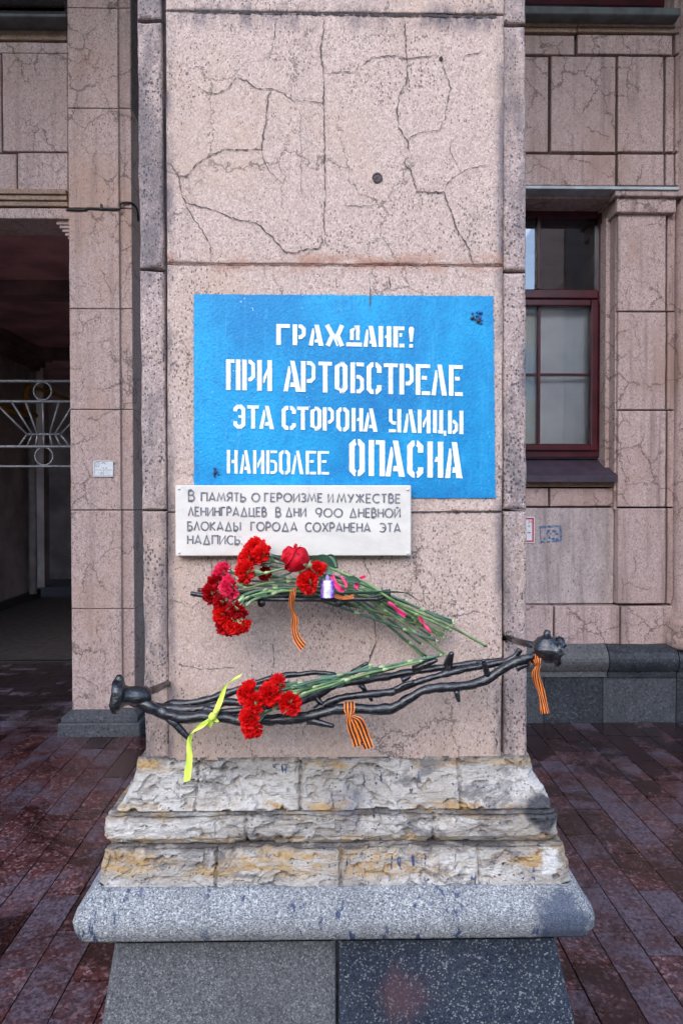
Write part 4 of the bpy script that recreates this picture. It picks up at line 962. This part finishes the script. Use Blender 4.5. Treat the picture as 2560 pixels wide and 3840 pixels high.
ribbon('striped_ribbon', 'narrow orange and black striped ribbon hanging from the shelf into a twisted tail', [('tail', pts, wv((.012,0,.002),(.012,0,.001),(.012,0,.001),(.006,.006,.002),(.014,.004,-.003),(.013,-.002,.0),(.015,0,.004),(.016,.002,.008),(.011,.004,.016)))], GM, 'george', G)
pts = px([(1250,2232,1.43),(1268,2238,1.428),(1290,2242,1.43),(1326,2236,1.425)])
ribbon('striped_ribbon', 'short crumpled orange and black ribbon end lying on the shelf right of the candle', [('tail', pts, wv((.002,.006,.006),(.003,.006,.007),(.001,.006,.006),(.001,.005,.009)))], GM, 'george', G)
lp = loop_pts(1309, 2656, 1.405, .0128)
kn = P(1310, 2690, 1.386)
t1 = [kn + Vector((0,0,.004)), P(1318,2715,1.384), P(1325,2740,1.386), P(1336,2768,1.388), P(1345,2797,1.386)]
t2 = [kn + Vector((.002,-.001,.002)), P(1338,2702,1.383), P(1352,2728,1.386), P(1366,2765,1.388), P(1382,2806,1.387)]
kp = [P(1310,2664,1.388), P(1309,2680,1.385), kn + Vector((0,-.002,-.004))]
ribbon('striped_ribbon', 'wide orange and black ribbon knotted on the front bar with two short tails', [('loop', lp, [Vector((.022,0,0))]*len(lp)), ('knot', kp, wv((.021,0,0),(.014,0,0),(.010,0,0))),
    ('tail', t1, wv((.010,0,.0),(.020,.002,.004),(.021,.002,.003),(.021,0,.004),(.021,0,.007))), ('tail', t2, wv((.008,0,.006),(.018,.002,.010),(.021,.002,.009),(.021,.002,.007),(.021,0,.006)))], GM, 'george', G)
c = P(2012, 2460, 1.405); lp = [c + Vector((.0025*math.sin(a*1.0), -math.cos(a)*.0125, math.sin(a)*.0145)) for a in [R(x) for x in range(-90, 271, 30)]]
kn = P(2016, 2496, 1.388)
t1 = [kn, P(2012,2530,1.388), P(2024,2580,1.39), P(2036,2630,1.39), P(2046,2676,1.388)]
t2 = [kn + Vector((0,.003,0)), P(2004,2520,1.393), P(2012,2570,1.395), P(2030,2600,1.395), P(2037,2676,1.394)]
kp = [P(2012,2470,1.388), P(2014,2486,1.386), kn]
ribbon('striped_ribbon', 'orange and black ribbon with long tails tied beside the right iron knob', [('loop', lp, [Vector((.018,0,.006))]*len(lp)), ('knot', kp, wv((.016,0,.003),(.011,0,.002),(.009,0,.001))),
    ('tail', t1, wv((.010,0,.001),(.013,.003,.002),(.014,.004,.003),(.015,.003,.002),(.015,.002,.002))), ('tail', t2, wv((.007,0,.001),(.011,.004,.001),(.012,.005,.001),(.012,.004,0),(.013,.003,.001)))], GM, 'george', G)
# lime ribbon on the lower rail
kn = P(797, 2688, 1.378)
lime = thing('lime_ribbon', 'lime green satin ribbon knotted on the left of the branch rail with two long tails', 'ribbon', kn)
def lime_part(nm, pts, wid):
    mb = MB(); ribbon_strip(mb, pts, wid, 'plain'); mb.build(nm, M['lime'], lime, True)
lime_part('tail', [kn] + px([(815,2655,1.385),(832,2610,1.39),(842,2580,1.39),(862,2556,1.388),(898,2538,1.385)]), wv((.008,0,.004),(.014,0,.006),(.012,0,.006),(.011,.002,.008),(.018,.002,.014),(.012,0,.012)))
lime_part('tail', [kn] + px([(770,2712,1.38),(735,2732,1.382),(716,2755,1.384),(710,2790,1.386),(711,2840,1.385),(706,2885,1.383),(701,2930,1.38)]), wv((.005,0,.008),(.006,0,.015),(.007,.0,.013),(.010,.003,.006),(.009,.003,.0),(.012,.003,0),(.014,.002,.001),(.014,0,.004)))
c = P(800, 2690, 1.405); lp = [c + Vector((.010*math.sin(a), -math.cos(a)*.0155, math.sin(a)*.020)) for a in [R(x) for x in range(-90, 271, 30)]]
lime_part('loop', lp, [Vector((.010,0,-.004))]*len(lp))
mb = MB(); mb.lathe([(0,-.009),(.006,-.007),(.0085,0),(.006,.007),(0,.009)], kn, (.3,-.2,.9), 9); mb.build('knot', M['lime'], lime, True)
mb = MB(); leaf_strip(mb, kn, P(822, 2705, 1.378), .008, (0,0,-.002)); mb.build('loose_end', M['lime'], lime, True)
# pink ribbon pieces in the upper stems
for lab, pts, wid in (('pink satin ribbon curling in a loop right beside the purple candle', [(1246,2156,1.43),(1252,2180,1.425),(1272,2208,1.42),(1288,2214,1.425),(1296,2196,1.43),(1285,2170,1.44),(1265,2152,1.445)], wv((.009,0,.002),(.009,0,.003),(.008,0,.006),(.003,0,.008),(.006,.003,.001),(.008,.003,-.002),(.006,0,-.005))),
    ('pale pink ribbon scrap sticking up behind the stems above the grass', [(1342,2172,1.47),(1356,2166,1.468),(1370,2162,1.465)], wv((.003,0,.008),(.003,0,.009),(.001,0,.007))),
    ('dark pink ribbon scrap lying among the stems right of the ribbon loop', [(1328,2190,1.44),(1336,2196,1.438),(1344,2200,1.438)], wv((.002,0,.012),(.003,0,.012),(.003,0,.012))),
    ('pink ribbon tail wrapped over the hanging stems below the shelf end', [(1454,2260,1.44),(1470,2268,1.44),(1490,2288,1.445),(1520,2310,1.45)], wv((.003,0,.006),(.003,0,.006),(.004,0,.006),(.005,0,.009))),
    ('pink ribbon tail nearest the stem ends at the right', [(1572,2312,1.48),(1580,2328,1.48),(1590,2342,1.48),(1604,2360,1.475),(1616,2372,1.475)], wv((.008,0,.001),(.006,0,.003),(.003,0,.004),(.005,0,.006),(.002,0,.004)))):
    o = thing('pink_ribbon', lab, 'ribbon', P(*pts[0]), 'pink ribbon pieces in the upper bunch'); mb = MB(); ribbon_strip(mb, px(pts), wid, 'plain'); mb.build('strip', M['pinkrib'], o, True)

# ================================================================== PURPLE CANDLE
c = P(1226, 2240, 1.425)
can = thing('purple_candle', 'small purple faceted plastic candle standing on the shelf among the stems', 'candle', c)
mb = MB(); rows = []
for i, (r_, h) in enumerate(((0,0),(.0135,0),(.0145,.002),(.0142,.012),(.0148,.013),(.0142,.024),(.0148,.025),(.0142,.033),(.0125,.036),(0,.036))):
    row = [c + Vector((math.cos(2*math.pi*(k + .5*(i % 2))/14)*r_, math.sin(2*math.pi*(k + .5*(i % 2))/14)*r_, h)) for k in range(14)]; row.append(row[0]); rows.append(row)
mb.grid(rows); mb.build('body', M['candle'], can)
mb = MB(); mb.lathe([(.004,.036),(.0045,.040),(.0035,.045),(.0012,.051),(0,.053)], c, (0,0,1), 10); mb.build('flame', M['flame'], can, True)

# ================================================================== BUILDING BEHIND
bld = thing('stone_building', 'pink stone building with arched passage and maroon window behind the pillar', 'building', (0, 4.7, 0))
def blk(mb, u0, v0, u1, v1, Y, yb, g=1.5, m=0, res=.06, r=.008, amp=.0012):
    x0, x1, z0, z1 = rect(u0 + g, v0 + g, u1 - g, v1 - g, Y); mb.block(x0, x1, z0, z1, Y, yb, res, r, amp, .6, m)
# right: plinth
mb = MB(); YPL = 4.54
xa, xb_, _, _ = rect(1500, 2530, 2040, 2712, YPL)
for (u0, u1, m) in ((1500,1800,1),(1800,2038,1),(2038,2259,0),(2259,2534,1),(2534,2900,0)): blk(mb, u0, 2538, u1, 2716, YPL, 4.9, 1, m, .08, .006)
mb.build('plinth', [M['plinth_a'], M['plinth_b']], bld)
mb = MB()
for (u0, u1, m) in ((1500,2272,0),(2272,2531,1),(2531,2900,1)):
    prof = []
    x0, x1, zb, zt = rect(u0 + 2, 2420, u1 - 2, 2538, YPL)
    H = zt - zb; prof = [(4.60, zt), (4.55, zt), (4.505, zt - .2*H)] + [(4.485 + .022*(1-math.sin(R(a))), zt - H*(.2 + .55*(a+0)/180)) for a in (30,60,90,120,150)] + [(4.51, zt - .78*H), (4.525, zt - .80*H), (4.525, zb)]
    mb.grid([[(x0, y, z), (x1, y, z)] for y, z in reversed(prof)], m)
    for xx in (x0, x1): mb.add([(xx, y, z) for y, z in prof] + [(xx, 4.6, zb)], [tuple(range(len(prof) + 1))], m)
mb.build('plinth_moulding', [M['plinth_c'], M['plinth_a']], bld)
# right: wall stones
mb = MB(); YW, YPS = 4.64, 4.58
for (u0, u1) in ((1700,2075),(2078,2323),(2326,2520),(2520,2900)): blk(mb, u0, 2272, u1, 2418, YPS, 4.9)
for (v0, v1) in ((797,1167),(1169,1537),(1539,1902),(1905,2265)): blk(mb, 2314, v0, 2496, v1, YPS, 4.9); blk(mb, 2499, v0, 2530, v1, YPS + .03, 4.9, 1.5, 0, .06, .005); blk(mb, 2532, v0, 2900, v1, YPS + .015, 4.9)
for (u0, u1) in ((1700,2056),(2064,2308),(2314,2488),(2492,2528),(2530,2900)): blk(mb, u0, 209, u1, 570, YPS + (.02 if u0 == 2492 else 0), 4.9, 2)
for (u0, u1) in ((1700,2308),(2314,2490),(2493,2528),(2530,2900)): blk(mb, u0, 576, u1, 697, YPS, 4.9, 2)
for (u0, u1) in ((1700,2155),(2163,2522),(2530,2900)): blk(mb, u0, 128, u1, 204, YPS, 4.9, 2)
blk(mb, 2530, -1300, 2900, 126, YPS, 4.9, 2); blk(mb, 1700, -1300, 2526, -310, YPS, 4.9, 2)
for (u0, u1) in ((1700,2056),(2061,2298)): blk(mb, u0, 1830, u1, 1900, YW, 4.9)
mb.build('wall', M['wall'], bld)
mb = MB(); x0, x1, z0, z1 = rect(1700, 1905, 2300, 2264, YW); mb.block(x0, x1, z0, z1, YW, 4.9, .05, .006, .001, .5); mb.build('wall_panel', M['panel'], bld)
mb = MB(); x0, x1, z0, z1 = rect(1500, 60, 2320, 2420, 4.66); mb.box(-1.25, P(1985,1000,4.66).x - .02, 4.70, 4.88, 0, 7.0); xj = P(2262,1000,4.86).x
mb.box(xj, 3.4, 4.66, 4.84, 0, P(2300,700,4.6).z); mb.box(P(1985,1000,4.66).x - .02, 3.4, 4.66, 4.84, P(2300,700,4.6).z, P(2300,60,4.6).z); mb.box(P(1985,1000,4.66).x - .02, xj, 4.70, 4.84, 0, P(2100,1800,4.7).z); mb.build('backing', M['joint'], bld)
# sheltered mouldings (stepped)
def steps(mb, u0, v0, u1, v1, Y, n, dep, m=0):
    x0, x1, z0, z1 = rect(u0, v0, u1, v1, Y)
    for i in range(n): a = z1 - (z1 - z0)*i/n; b = z1 - (z1 - z0)*(i+1)/n; mb.box(x0, x1, Y - dep*(1 - i/n), 4.9, b + .0015, a, m, .003)
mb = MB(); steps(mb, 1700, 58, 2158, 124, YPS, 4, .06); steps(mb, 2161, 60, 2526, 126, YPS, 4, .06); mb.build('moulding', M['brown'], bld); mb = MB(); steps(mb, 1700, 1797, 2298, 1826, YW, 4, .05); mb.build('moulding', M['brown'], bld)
mb = MB(); x0, x1, z0, z1 = rect(1700, 22, 2552, 52, 4.46); mb.box(x0, x1, 4.46, 4.7, z0, z1, 0, .006); mb.build('tin_sill', M['greentin'], bld)
mb = MB(); x0, x1, z0, z1 = rect(1700, 697, 2546, 708, 4.50); mb.box(x0, x1, 4.50, 4.85, z0, z1, 0, .002); mb.build('flashing', M['tin'], bld)
# capital of the pilaster with its jamb return
mb = MB(); x0, x1, z0, z1 = rect(2306, 710, 2900, 736, 4.515); mb.box(x0, x1, 4.515, 4.84, z0, z1, 0, .005)
x0, x1, z0, z1 = rect(2312, 738, 2534, 796, 4.545); mb.box(x0, x1, 4.545, 4.84, z0, z1, 0, .005); mb.build('capital', M['wall'], bld)
mb = MB(); xjb = P(2313,1000,YPS).x; zt, zb = P(2300,797,4.6).z, P(2300,1800,4.6).z
mb.box(xjb - .0, xjb + .02, YPS + .03, 4.84, zb - .2, zt); mb.box(xjb - .028, xjb - .001, 4.70, 4.84, zb - .02, zt); mb.box(P(1700,1000,4.6).x, xjb, 4.60, 4.86, P(2200,709,4.55).z - .045, P(2200,709,4.55).z); mb.build('window_jamb', M['wall'], bld)
# window
YWN = 4.80
mb = MB()
def fr(u0, v0, u1, v1, Y, d, m=0, b=.006): x0, x1, z0, z1 = rect(u0, v0, u1, v1, Y); mb.box(x0, x1, Y, Y + d, z0, z1, m, b)
fr(2243, 785, 2264, 1716, YWN, .09); fr(1750, 785, 2242, 812, YWN, .09); fr(1750, 1084, 2242, 1118, YWN, .09); fr(1750, 1664, 2242, 1716, YWN, .09)
fr(2216, 1122, 2241, 1690, YWN - .02, .06); fr(1900, 1122, 2215, 1146, YWN - .02, .06); fr(1900, 1664, 2215, 1690, YWN - .021, .06)
fr(2014, 1147, 2025, 1663, YWN + .012, .03, 0, .002); fr(2013, 813, 2025, 1083, YWN + .012, .03, 0, .002); fr(1900, 1400, 2013, 1409, YWN + .012, .03, 0, .002); fr(2026, 1400, 2215, 1409, YWN + .012, .03, 0, .002)
win = mb.build('window', M['frame'], bld)
mb = MB(); x0, x1, z0, z1 = rect(1760, 800, 2250, 1690, YWN + .04); mb.add([(x0,YWN+.045,z0),(x1,YWN+.045,z0),(x1,YWN+.045,z1),(x0,YWN+.045,z1)], [(0,1,2,3)]); mb.build('pane', M['glass'], win)
mb = MB()
for i in range(11):
    u = 2215 - i*33; x0, x1, z0, z1 = rect(u - 29.5, 1090, u, 1690, 4.915); a = .004 + .004*(i % 2)*math.sin(i*2.1)
    mb.add([(x0, 4.915 + a + .010, z0), (x1, 4.915 - a - .010, z0), (x1, 4.915 - a - .010, z1), (x0, 4.915 + a + .010, z1)], [(0,1,2,3)])
bl = mb.build('blinds', M['blind'], win); sm = bl.modifiers.new('thickness', 'SOLIDIFY'); sm.thickness = .002
mb = MB(); x0, x1, z0, z1 = rect(1750, 780, 2262, 1716, 4.9); mb.add([(x0,4.9,z0),(x1+.3,4.9,z0),(x1+.3,7.5,z0),(x0,7.5,z0),(x0,4.9,z1),(x1+.3,4.9,z1),(x1+.3,7.5,z1),(x0,7.5,z1)], [(0,1,2,3),(4,7,6,5),(3,2,6,7),(0,3,7,4),(1,5,6,2)])
x0, x1, z0, z1 = rect(2215, 900, 2250, 1600, 6); mb.build('room', M['room'], win)
mb = MB(); x0, x1, _, _ = rect(1700, 1716, 2276, 1790, YWN); zt = P(2000,1718,4.80).z; x2 = P(2314,1790,4.56).x; zb = P(2000,1790,4.56).z
mb.add([(x0,4.86,zt),(x1,4.86,zt),(x2,4.56,zb+.012),(x0,4.56,zb+.012),(x0,4.56,zb-.006),(x2,4.56,zb-.006),(x2,4.86,zb-.006)], [(0,3,2,1),(3,4,5,2),(2,5,6,1)]); mb.box(x0, x2 - .001, 4.5625, 4.855, zb - .03, zb + .004); mb.build('window_sill', M['sillpaint'], win)
# upper right window foot
mb = MB(); x0, x1, z0, z1 = rect(1700, -300, 2530, 18, 4.72); mb.box(x0, x1, 4.72, 4.80, z0, z0 + .05, 0, .005); mb.box(x1 - .62, x1 - .52, 4.72, 4.80, z0 + .05, z1, 0, .005)
w2 = mb.build('window', M['frame'], bld); mb = MB(); mb.add([(x0,4.77,z0),(x1,4.77,z0),(x1,4.77,z1),(x0,4.77,z1)], [(0,1,2,3)]); mb.build('pane', M['glass'], w2)
mb = MB(); mb.box(x0, x1, 4.95, 5.0, z0 - .02, z1); mb.build('room', M['room'], w2)
# round column at the right edge
mb = MB(); cc = P(2582, 2300, 4.62); prof = [(.16,P(2560,2440,4.4).z - .02),(.185,P(2560,2440,4.4).z),(.185,P(2560,2400,4.4).z),(.17,P(2560,2385,4.4).z),(.185,P(2560,2360,4.4).z),(.175,P(2560,2335,4.4).z),(.145,P(2560,2320,4.4).z),(.135,P(2560,2290,4.4).z),(.13,P(2560,2270,4.4).z),(.122,P(2560,2255,4.4).z),(.122,4.9)]
mb.lathe(prof, (cc.x, 4.60, 0), (0,0,1), 28); mb.build('column', M['wall'], bld, True)
# stencil mark on the wall panel
mb = MB(); YS = YW - .0025
def q4(pts, dy=0): mb.add([P(u, v, YS - dy) for u, v in pts], [tuple(range(len(pts)))])
q4([(2020,1972),(2024,2036),(2030,2036),(2026,1972)]); q4([(2026,1972),(2027,1982),(2100,1976),(2099,1968)]); q4([(2096,1977),(2097,2029),(2106,2029),(2105,1970)]); q4([(2024,2030),(2024,2038),(2102,2031),(2101,2024)])
rr = random.Random(3)
for k in range(26):
    u, v = 2034 + rr.random()*54, 1986 + rr.random()*34; a, b = rr.uniform(4, 13), rr.uniform(3, 9); q4([(u,v),(u,v+b),(u+a,v+b-1),(u+a,v-1)], .0001*(k+1))
mb.build('stencil_mark', M['stamp'], bld)
# hydrant sign
x0, x1, z0, z1 = rect(1930, 1938, 2003, 2036, YW - .006); sg = thing('wall_sign', 'white enamel sign with red border half hidden behind the pillar', 'sign', ((x0+x1)/2, YW, z0))
mb = MB(); mb.box(x0, x1, YW - .008, YW - .002, z0, z1, 0, .001); mb.build('plate', M['enamel'], sg)
mb = MB(); t_ = .012; i_ = .006; yq = YW - .0088
for (a, b, c_, d) in ((x0+i_, x1-i_, z1-i_-t_, z1-i_), (x0+i_, x1-i_, z0+i_, z0+i_+t_), (x1-i_-t_, x1-i_, z0+i_+t_, z1-i_-t_), (x0+i_, x0+i_+t_, z0+i_+t_, z1-i_-t_)): mb.add([(a,yq,c_),(b,yq,c_),(b,yq,d),(a,yq,d)], [(0,1,2,3)])
mb.build('border', M['signred'], sg)
mb = MB()
def sgp(pts): mb.add([P(u, v, YW - .0089) for u, v in pts], [tuple(range(len(pts)))])
for pl in S2([(1979,1953),(1983,1952),(1984,1955),(1979,1961),(1985,1961)], 1.6) + S2([(1990,1951),(1987,1958),(1993,1958)], 1.6) + S2([(1991,1954),(1991,1962)], 1.5) + S2([(1982,1968),(1979,1974),(1985,1974)], 1.5) + S2([(1984,1971),(1984,1978)], 1.5): sgp(pl)
mb.build('lettering', M['signred'], sg); mb = MB()
sgp([(1975,1996),(1975,1999),(1983,1999),(1983,2002),(1989,1997.5),(1983,1993),(1983,1996)])
mb.build('arrow', M['signred'], sg)

# left: pier
mb = MB(); YLP = 4.42
for (v0, v1) in ((-1200,-726),(-725,-350),(-348,29),(30,405),(406,780),(782,1157),(1158,1535),(1536,1912),(1914,2283),(2284,2664)):
    du = (v0 + v1) / 2 * .0070; a, b, c_ = 252 + du, 441 + du, 489 + du
    blk(mb, a, v0, b, v1, YLP, 4.9, .7, 0, .05, .006); blk(mb, b + 1, v0, c_, v1, YLP + .028, 4.9, .7, 0, .05, .006)
pier = mb.build('pier', M['pier'], bld)
mb = MB(); xa, xb2 = P(262,1800,YLP).x, P(500,1800,YLP).x; mb.box(xa + .01, xb2 - .012, YLP + .05, 4.88, 0, 6.6); mb.build('core', M['core_m'], pier)
mb = MB()
x0, x1, _, _ = rect(215, 2714, 525, 2762, 4.30); mb.box(x0, x1, 4.30, 4.9, -.01, .082, 0, .006)
xa, xb2, _, _ = rect(231, 2691, 516, 2714, 4.335)
mb.add([(xa,4.335,.083),(xb2,4.335,.083),(xb2,4.335,.112),(xa,4.335,.112),(xa+.06,4.41,.136),(xb2-.04,4.41,.136),(xb2-.04,4.9,.136),(xb2,4.9,.083),(xb2,4.9,.112),(xa+.06,4.9,.136),(xa,4.9,.083),(xa,4.9,.112)], [(0,1,2,3),(3,2,5,4),(5,6,9,4),(1,7,8,2),(2,8,6,5),(0,3,11,10),(3,4,9,11)])
mb.build('pier_base', M['plinth_b'], pier)
# left: wall over the passage
mb = MB(); YL = 4.60
for (u0, u1) in ((-700,6),(9,256)): blk(mb, u0, 198, u1, 569, YL, 4.9, 1.5)
for (u0, u1) in ((-700,64),(66,256)): blk(mb, u0, 572, u1, 716, YL, 4.9, 1.2)
blk(mb, -700, 152, 256, 196, YL, 4.9, 1.2); blk(mb, -700, 776, 262, 818, YL, 4.9, 1)
mb.build('wall', M['pier'], bld)
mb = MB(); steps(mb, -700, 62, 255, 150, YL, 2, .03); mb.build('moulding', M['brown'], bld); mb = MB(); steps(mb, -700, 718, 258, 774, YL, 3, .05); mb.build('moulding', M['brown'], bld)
mb = MB(); x0, x1, z0, z1 = rect(-700, 46, 250, 58, 4.45); mb.box(x0, x1, 4.45, 4.8, z0, z1, 0, .004); mb.build('tin_sill', M['greentin'], bld)
mb = MB(); x0, x1, z0, z1 = rect(-700, -300, 245, 40, 4.72); mb.box(x0, x1, 4.72, 4.80, z0, z0 + .05, 0, .005); w3 = mb.build('window', M['frame'], bld)
mb = MB(); mb.add([(x0,4.71,z0+.02),(x1,4.71,z0+.02),(x1,4.71,z1),(x0,4.71,z1)], [(0,1,2,3)]); mb.build('pane', M['glass'], w3)
mb = MB(); mb.box(x0, x1, 4.92, 5.0, z0 - .02, z1); mb.build('room', M['blind'], w3)
mb = MB()
for i, (u0, v0, v1) in enumerate(((212,812,842),(222,843,854),(230,855,866),(238,867,878),(246,879,888))): x0, x1, z0, z1 = rect(u0, v0, 262, v1, 4.63); mb.box(x0, x1, 4.63 + .01*i, 4.9, z0, z1, 0, .003)
mb.build('corbel', M['pier'], bld)
mb = MB(); mb.box(-5.4, xa + .1, 4.72, 4.88, P(100,818,4.6).z + .01, 7.0); mb.build('backing', M['joint'], bld)
# portico roof and neighbouring pillars (they close off the sky over the pavement)
mb = MB(); mb.box(-8, 8, 1.62, 2.42, 5.9, 7.3, 0, .02); mb.build('entablature', M['pier'], bld)
mb = MB(); mb.box(-8, 8, 2.43, 4.9, 7.0, 7.2); mb.build('portico_ceiling', M['ceil'], bld)
# passage
mb = MB(); mb.box(-4.55, -4.25, 4.9, 10.0, 0, 3.36); mb.box(-7.0, -1.4, 12.0, 12.2, 0, 4.2); mb.box(-1.60, -1.40, 4.9, 12.0, 0, 4.2); mb.box(-7, -4.56, 9.0, 9.2, 0, 4.2); mb.box(-7, -4.56, 11.0, 11.2, 0, 4.2)
mb.box(-5.4, -4.25, 4.60, 4.88, 0, P(100,818,4.6).z + .02)
pw = mb.build('passage_wall', M['passage'], bld)
mb = MB(); mb.box(-7, -1.4, 4.89, 12.1, 3.50, 3.6); mb.build('passage_ceiling', M['maroon'], bld)
mb = MB(); mb.box(-4.25, -1.61, 6.4, 6.62, 3.36, 3.499); mb.build('ceiling_beam', M['maroondark'], bld); mb = MB(); mb.box(-4.24, -1.61, 9.4, 9.6, 3.36, 3.499); mb.build('ceiling_beam', M['maroondark'], bld)
mb = MB()
for i, (a, zt, zb) in enumerate(((.34,3.499,3.44),(.24,3.439,3.40),(.14,3.399,3.33),(.06,3.329,3.28))): mb.box(-4.25, -4.25 + a, 4.92, 10.0, zb, zt)
mb.build('cornice', M['maroondark'], bld)
mb = MB(); mb.box(-4.25, -4.20, 6.6, 10.0, .004, .12); mb.build('skirting', M['joint'], bld)

# opposite house (seen in the window glass)
opp = thing('yellow_house', 'yellow plastered house across the street, mirrored in the window glass', 'house', (0, -20, 0))
mb = MB(); mb.box(-40, 40, -30, -20, 0, 9.2); mb.build('wall', M['ochre'], opp)
mb = MB(); mb.box(-40.2, 40.2, -20.5, -19.6, 9.201, 9.7, 0, .05); mb.box(-40, 40, -20.12, -19.9, 4.2, 4.45, 0, .03); mb.build('cornice', M['trim'], opp)
mb = MB(); mb.add([(-40.3,-19.7,9.701),(40.3,-19.7,9.701),(40.3,-25,10.6),(-40.3,-25,10.6),(40.3,-30.3,9.701),(-40.3,-30.3,9.701)], [(0,1,2,3),(3,2,4,5)]); mb.build('roof', M['greentin'], opp)
mb = MB(); mb.box(-.75, .75, -20.0, -19.92, -1.15, 1.15, 0, .03); mb.box(-.55, .55, -19.921, -19.915, -.95, .95, 1)
mb.box(-.03, .03, -19.914, -19.90, -.95, .95, 0); protow = None
for z in (2.2, 6.6):
    for k in range(-7, 8):
        if protow is None:
            protow = mb.build('window', [M['trim'], M['darkpane']], opp, False, 0, Vector((0,-20,0))); o = protow
        else: o = protow.copy(); COL.objects.link(o); o.parent = opp
        o.location = (k * 2.6 + 1.0, 0, z)

# neighbouring pillars of the portico
for i, (xc, lab) in enumerate(((2.92, 'plain pink stone portico pillar to the right, out of frame'), (-3.15, 'plain pink stone portico pillar to the left, out of frame'))):
    if i == 0:
        np_ = thing('portico_pillar', lab, 'pillar', (xc, 2.02, 0), 'portico pillars')
        mb = MB(); mb.box(xc - .44, xc + .44, YP, YB, .72, 5.895, 0, .012); shf = mb.build('shaft', M['pier'], np_)
        mb = MB(); mb.box(xc - .56, xc + .56, YP - .12, YB + .12, .6, .719, 0, .03); mb.box(xc - .5, xc + .5, YP - .06, YB + .06, 0, .599, 0, .012); bs = mb.build('base', M['plinth_b'], np_)
    else:
        n2 = np_.copy(); COL.objects.link(n2); n2.location = (xc, 2.02, 0); n2['label'] = lab
        for ch in (shf, bs): c2 = ch.copy(); COL.objects.link(c2); c2.parent = n2

# ================================================================== SMALL THINGS ON THE BUILDING
x0, x1, z0, z1 = rect(353, 1728, 428, 1789, YLP)
sp = thing('survey_plate', 'small white enamel survey plate on the left stone pier', 'sign', ((x0+x1)/2, YLP, z0))
mb = MB(); mb.box(x0, x1, YLP - .010, YLP - .002, z0, z1, 0, .002); mb.build('plate', M['enamel'], sp)
mb = MB(); kk = [0]
def ink(pts, t=1.3):
    for qd in S2(pts, t):
        kk[0] += 1; mb.add([P(300 + a*.1658, 1650 + b*.1658, YLP - .0108 - .00004*(kk[0] % 9)) for a, b in qd], [(0,1,2,3)])
ink([(338,487),(338,812),(755,812),(755,487),(338,487)], 9); ink([(345,678),(735,678)], 8); ink([(542,680),(542,805)], 8)
ink(arc(395,552,50,52,0,360,16), 8); ink([(400,530),(385,545),(390,570),(405,575)], 7); ink(arc(537,548,34,-36,0,180,10), 15)
ink([(485,600),(495,620)], 9); ink([(510,630),(545,640),(540,615)], 10); ink([(570,655),(580,658)], 9); ink([(588,620),(600,655),(615,615)], 10)
ink([(425,728),(440,755)], 9); ink([(455,765),(462,780)], 9); ink(arc(495,750,16,28,0,360,12), 10); ink([(615,705),(615,760)], 5); ink([(672,768),(685,785)], 9)
mb.build('marking', M['enamelink'], sp)
cb = thing('cable', 'black cable strung across the left stone pier', 'cable', P(255, 786, YLP))
mb = MB(); pts = [(255,790,YLP+.05),(257,786,YLP-.006),(321,787,YLP-.007),(333,781,YLP-.007),(443,785,YLP-.007),(451,770,YLP-.005),(460,761,YLP+.01),(487,760,YLP+.02),(503,768,YLP+.05),(516,790,YLP+.10),(520,830,YLP+.14)]
mb.tube(smooth_path([P(*p) for p in pts], 5), .0068, 8); mb.build('wire', M['cable'], cb, True)
mb = MB(); q = P(383, 778, YLP); mb.box(q.x - .006, q.x + .006, YLP - .018, YLP, q.z - .02, q.z + .018, 0, .002); mb.build('clip', M['cable'], cb)
# gate in the passage
YG = 6.2; gt = thing('passage_gate', 'silver painted iron gate with rings and fanned bars in the dark passage', 'gate', P(161, 1749, YG))
mb = MB()
for v, r_ in ((1430,.014),(1506,.014),(1675,.014),(1749,.011)): a, b = P(-60, v, YG), P(330, v, YG); a.x, b.x = -4.24, -1.62; mb.tube([a, b], r_, 8)
mb.build('rail', M['gate'], gt, True)
mb = MB()
for u, v in ((161,1467),(166,1711)):
    c = P(u, v, YG); mb.tube([c + Vector((math.cos(R(a))*.080, 0, math.sin(R(a))*.080)) for a in range(0, 361, 12)], .008, 6, 0, False)
mb.build('ring', M['gate'], gt, True)
mb = MB()
for a, b in zip((-22,44,97,161,223,282,345), (103,123,142,165,187,207,228)): mb.tube([P(a, 1506, YG), P(b, 1629, YG)], .010, 6)
for a, b in zip((103,123,142,165,187,207,228), (70,102,135,165,198,230,262)): mb.tube([P(a, 1629, YG), P(b, 1675, YG)], .010, 6)
mb.tube([P(98, 1629, YG), P(233, 1629, YG)], .010, 6); mb.build('fan_bars', M['gate'], gt, True)
yp = thing('gas_pipe', 'yellow gas pipe along the wall inside the dark passage', 'pipe', P(97, 1530, 9.4))
mb = MB(); pp = [P(-60,1505,7.6), P(40,1540,8.8), P(97,1555,9.2)]; mb.tube(pp + [P(135,1558,9.6)], .035, 8); mb.tube([P(97,1545,9.2), P(100,1460,9.2), P(112,1448,9.25), P(190,1472,10), P(262,1500,11)], .03, 8); mb.build('tube', M['yellowpipe'], yp, True)
wp = thing('drain_pipe', 'pale vertical drain pipe on the passage wall', 'pipe', (-4.17, 9.65, 0))
mb = MB(); mb.tube([(-4.16,9.65,.1),(-4.16,9.65,3.2)], .055, 10); mb.build('tube', M['whitepipe'], wp, True)
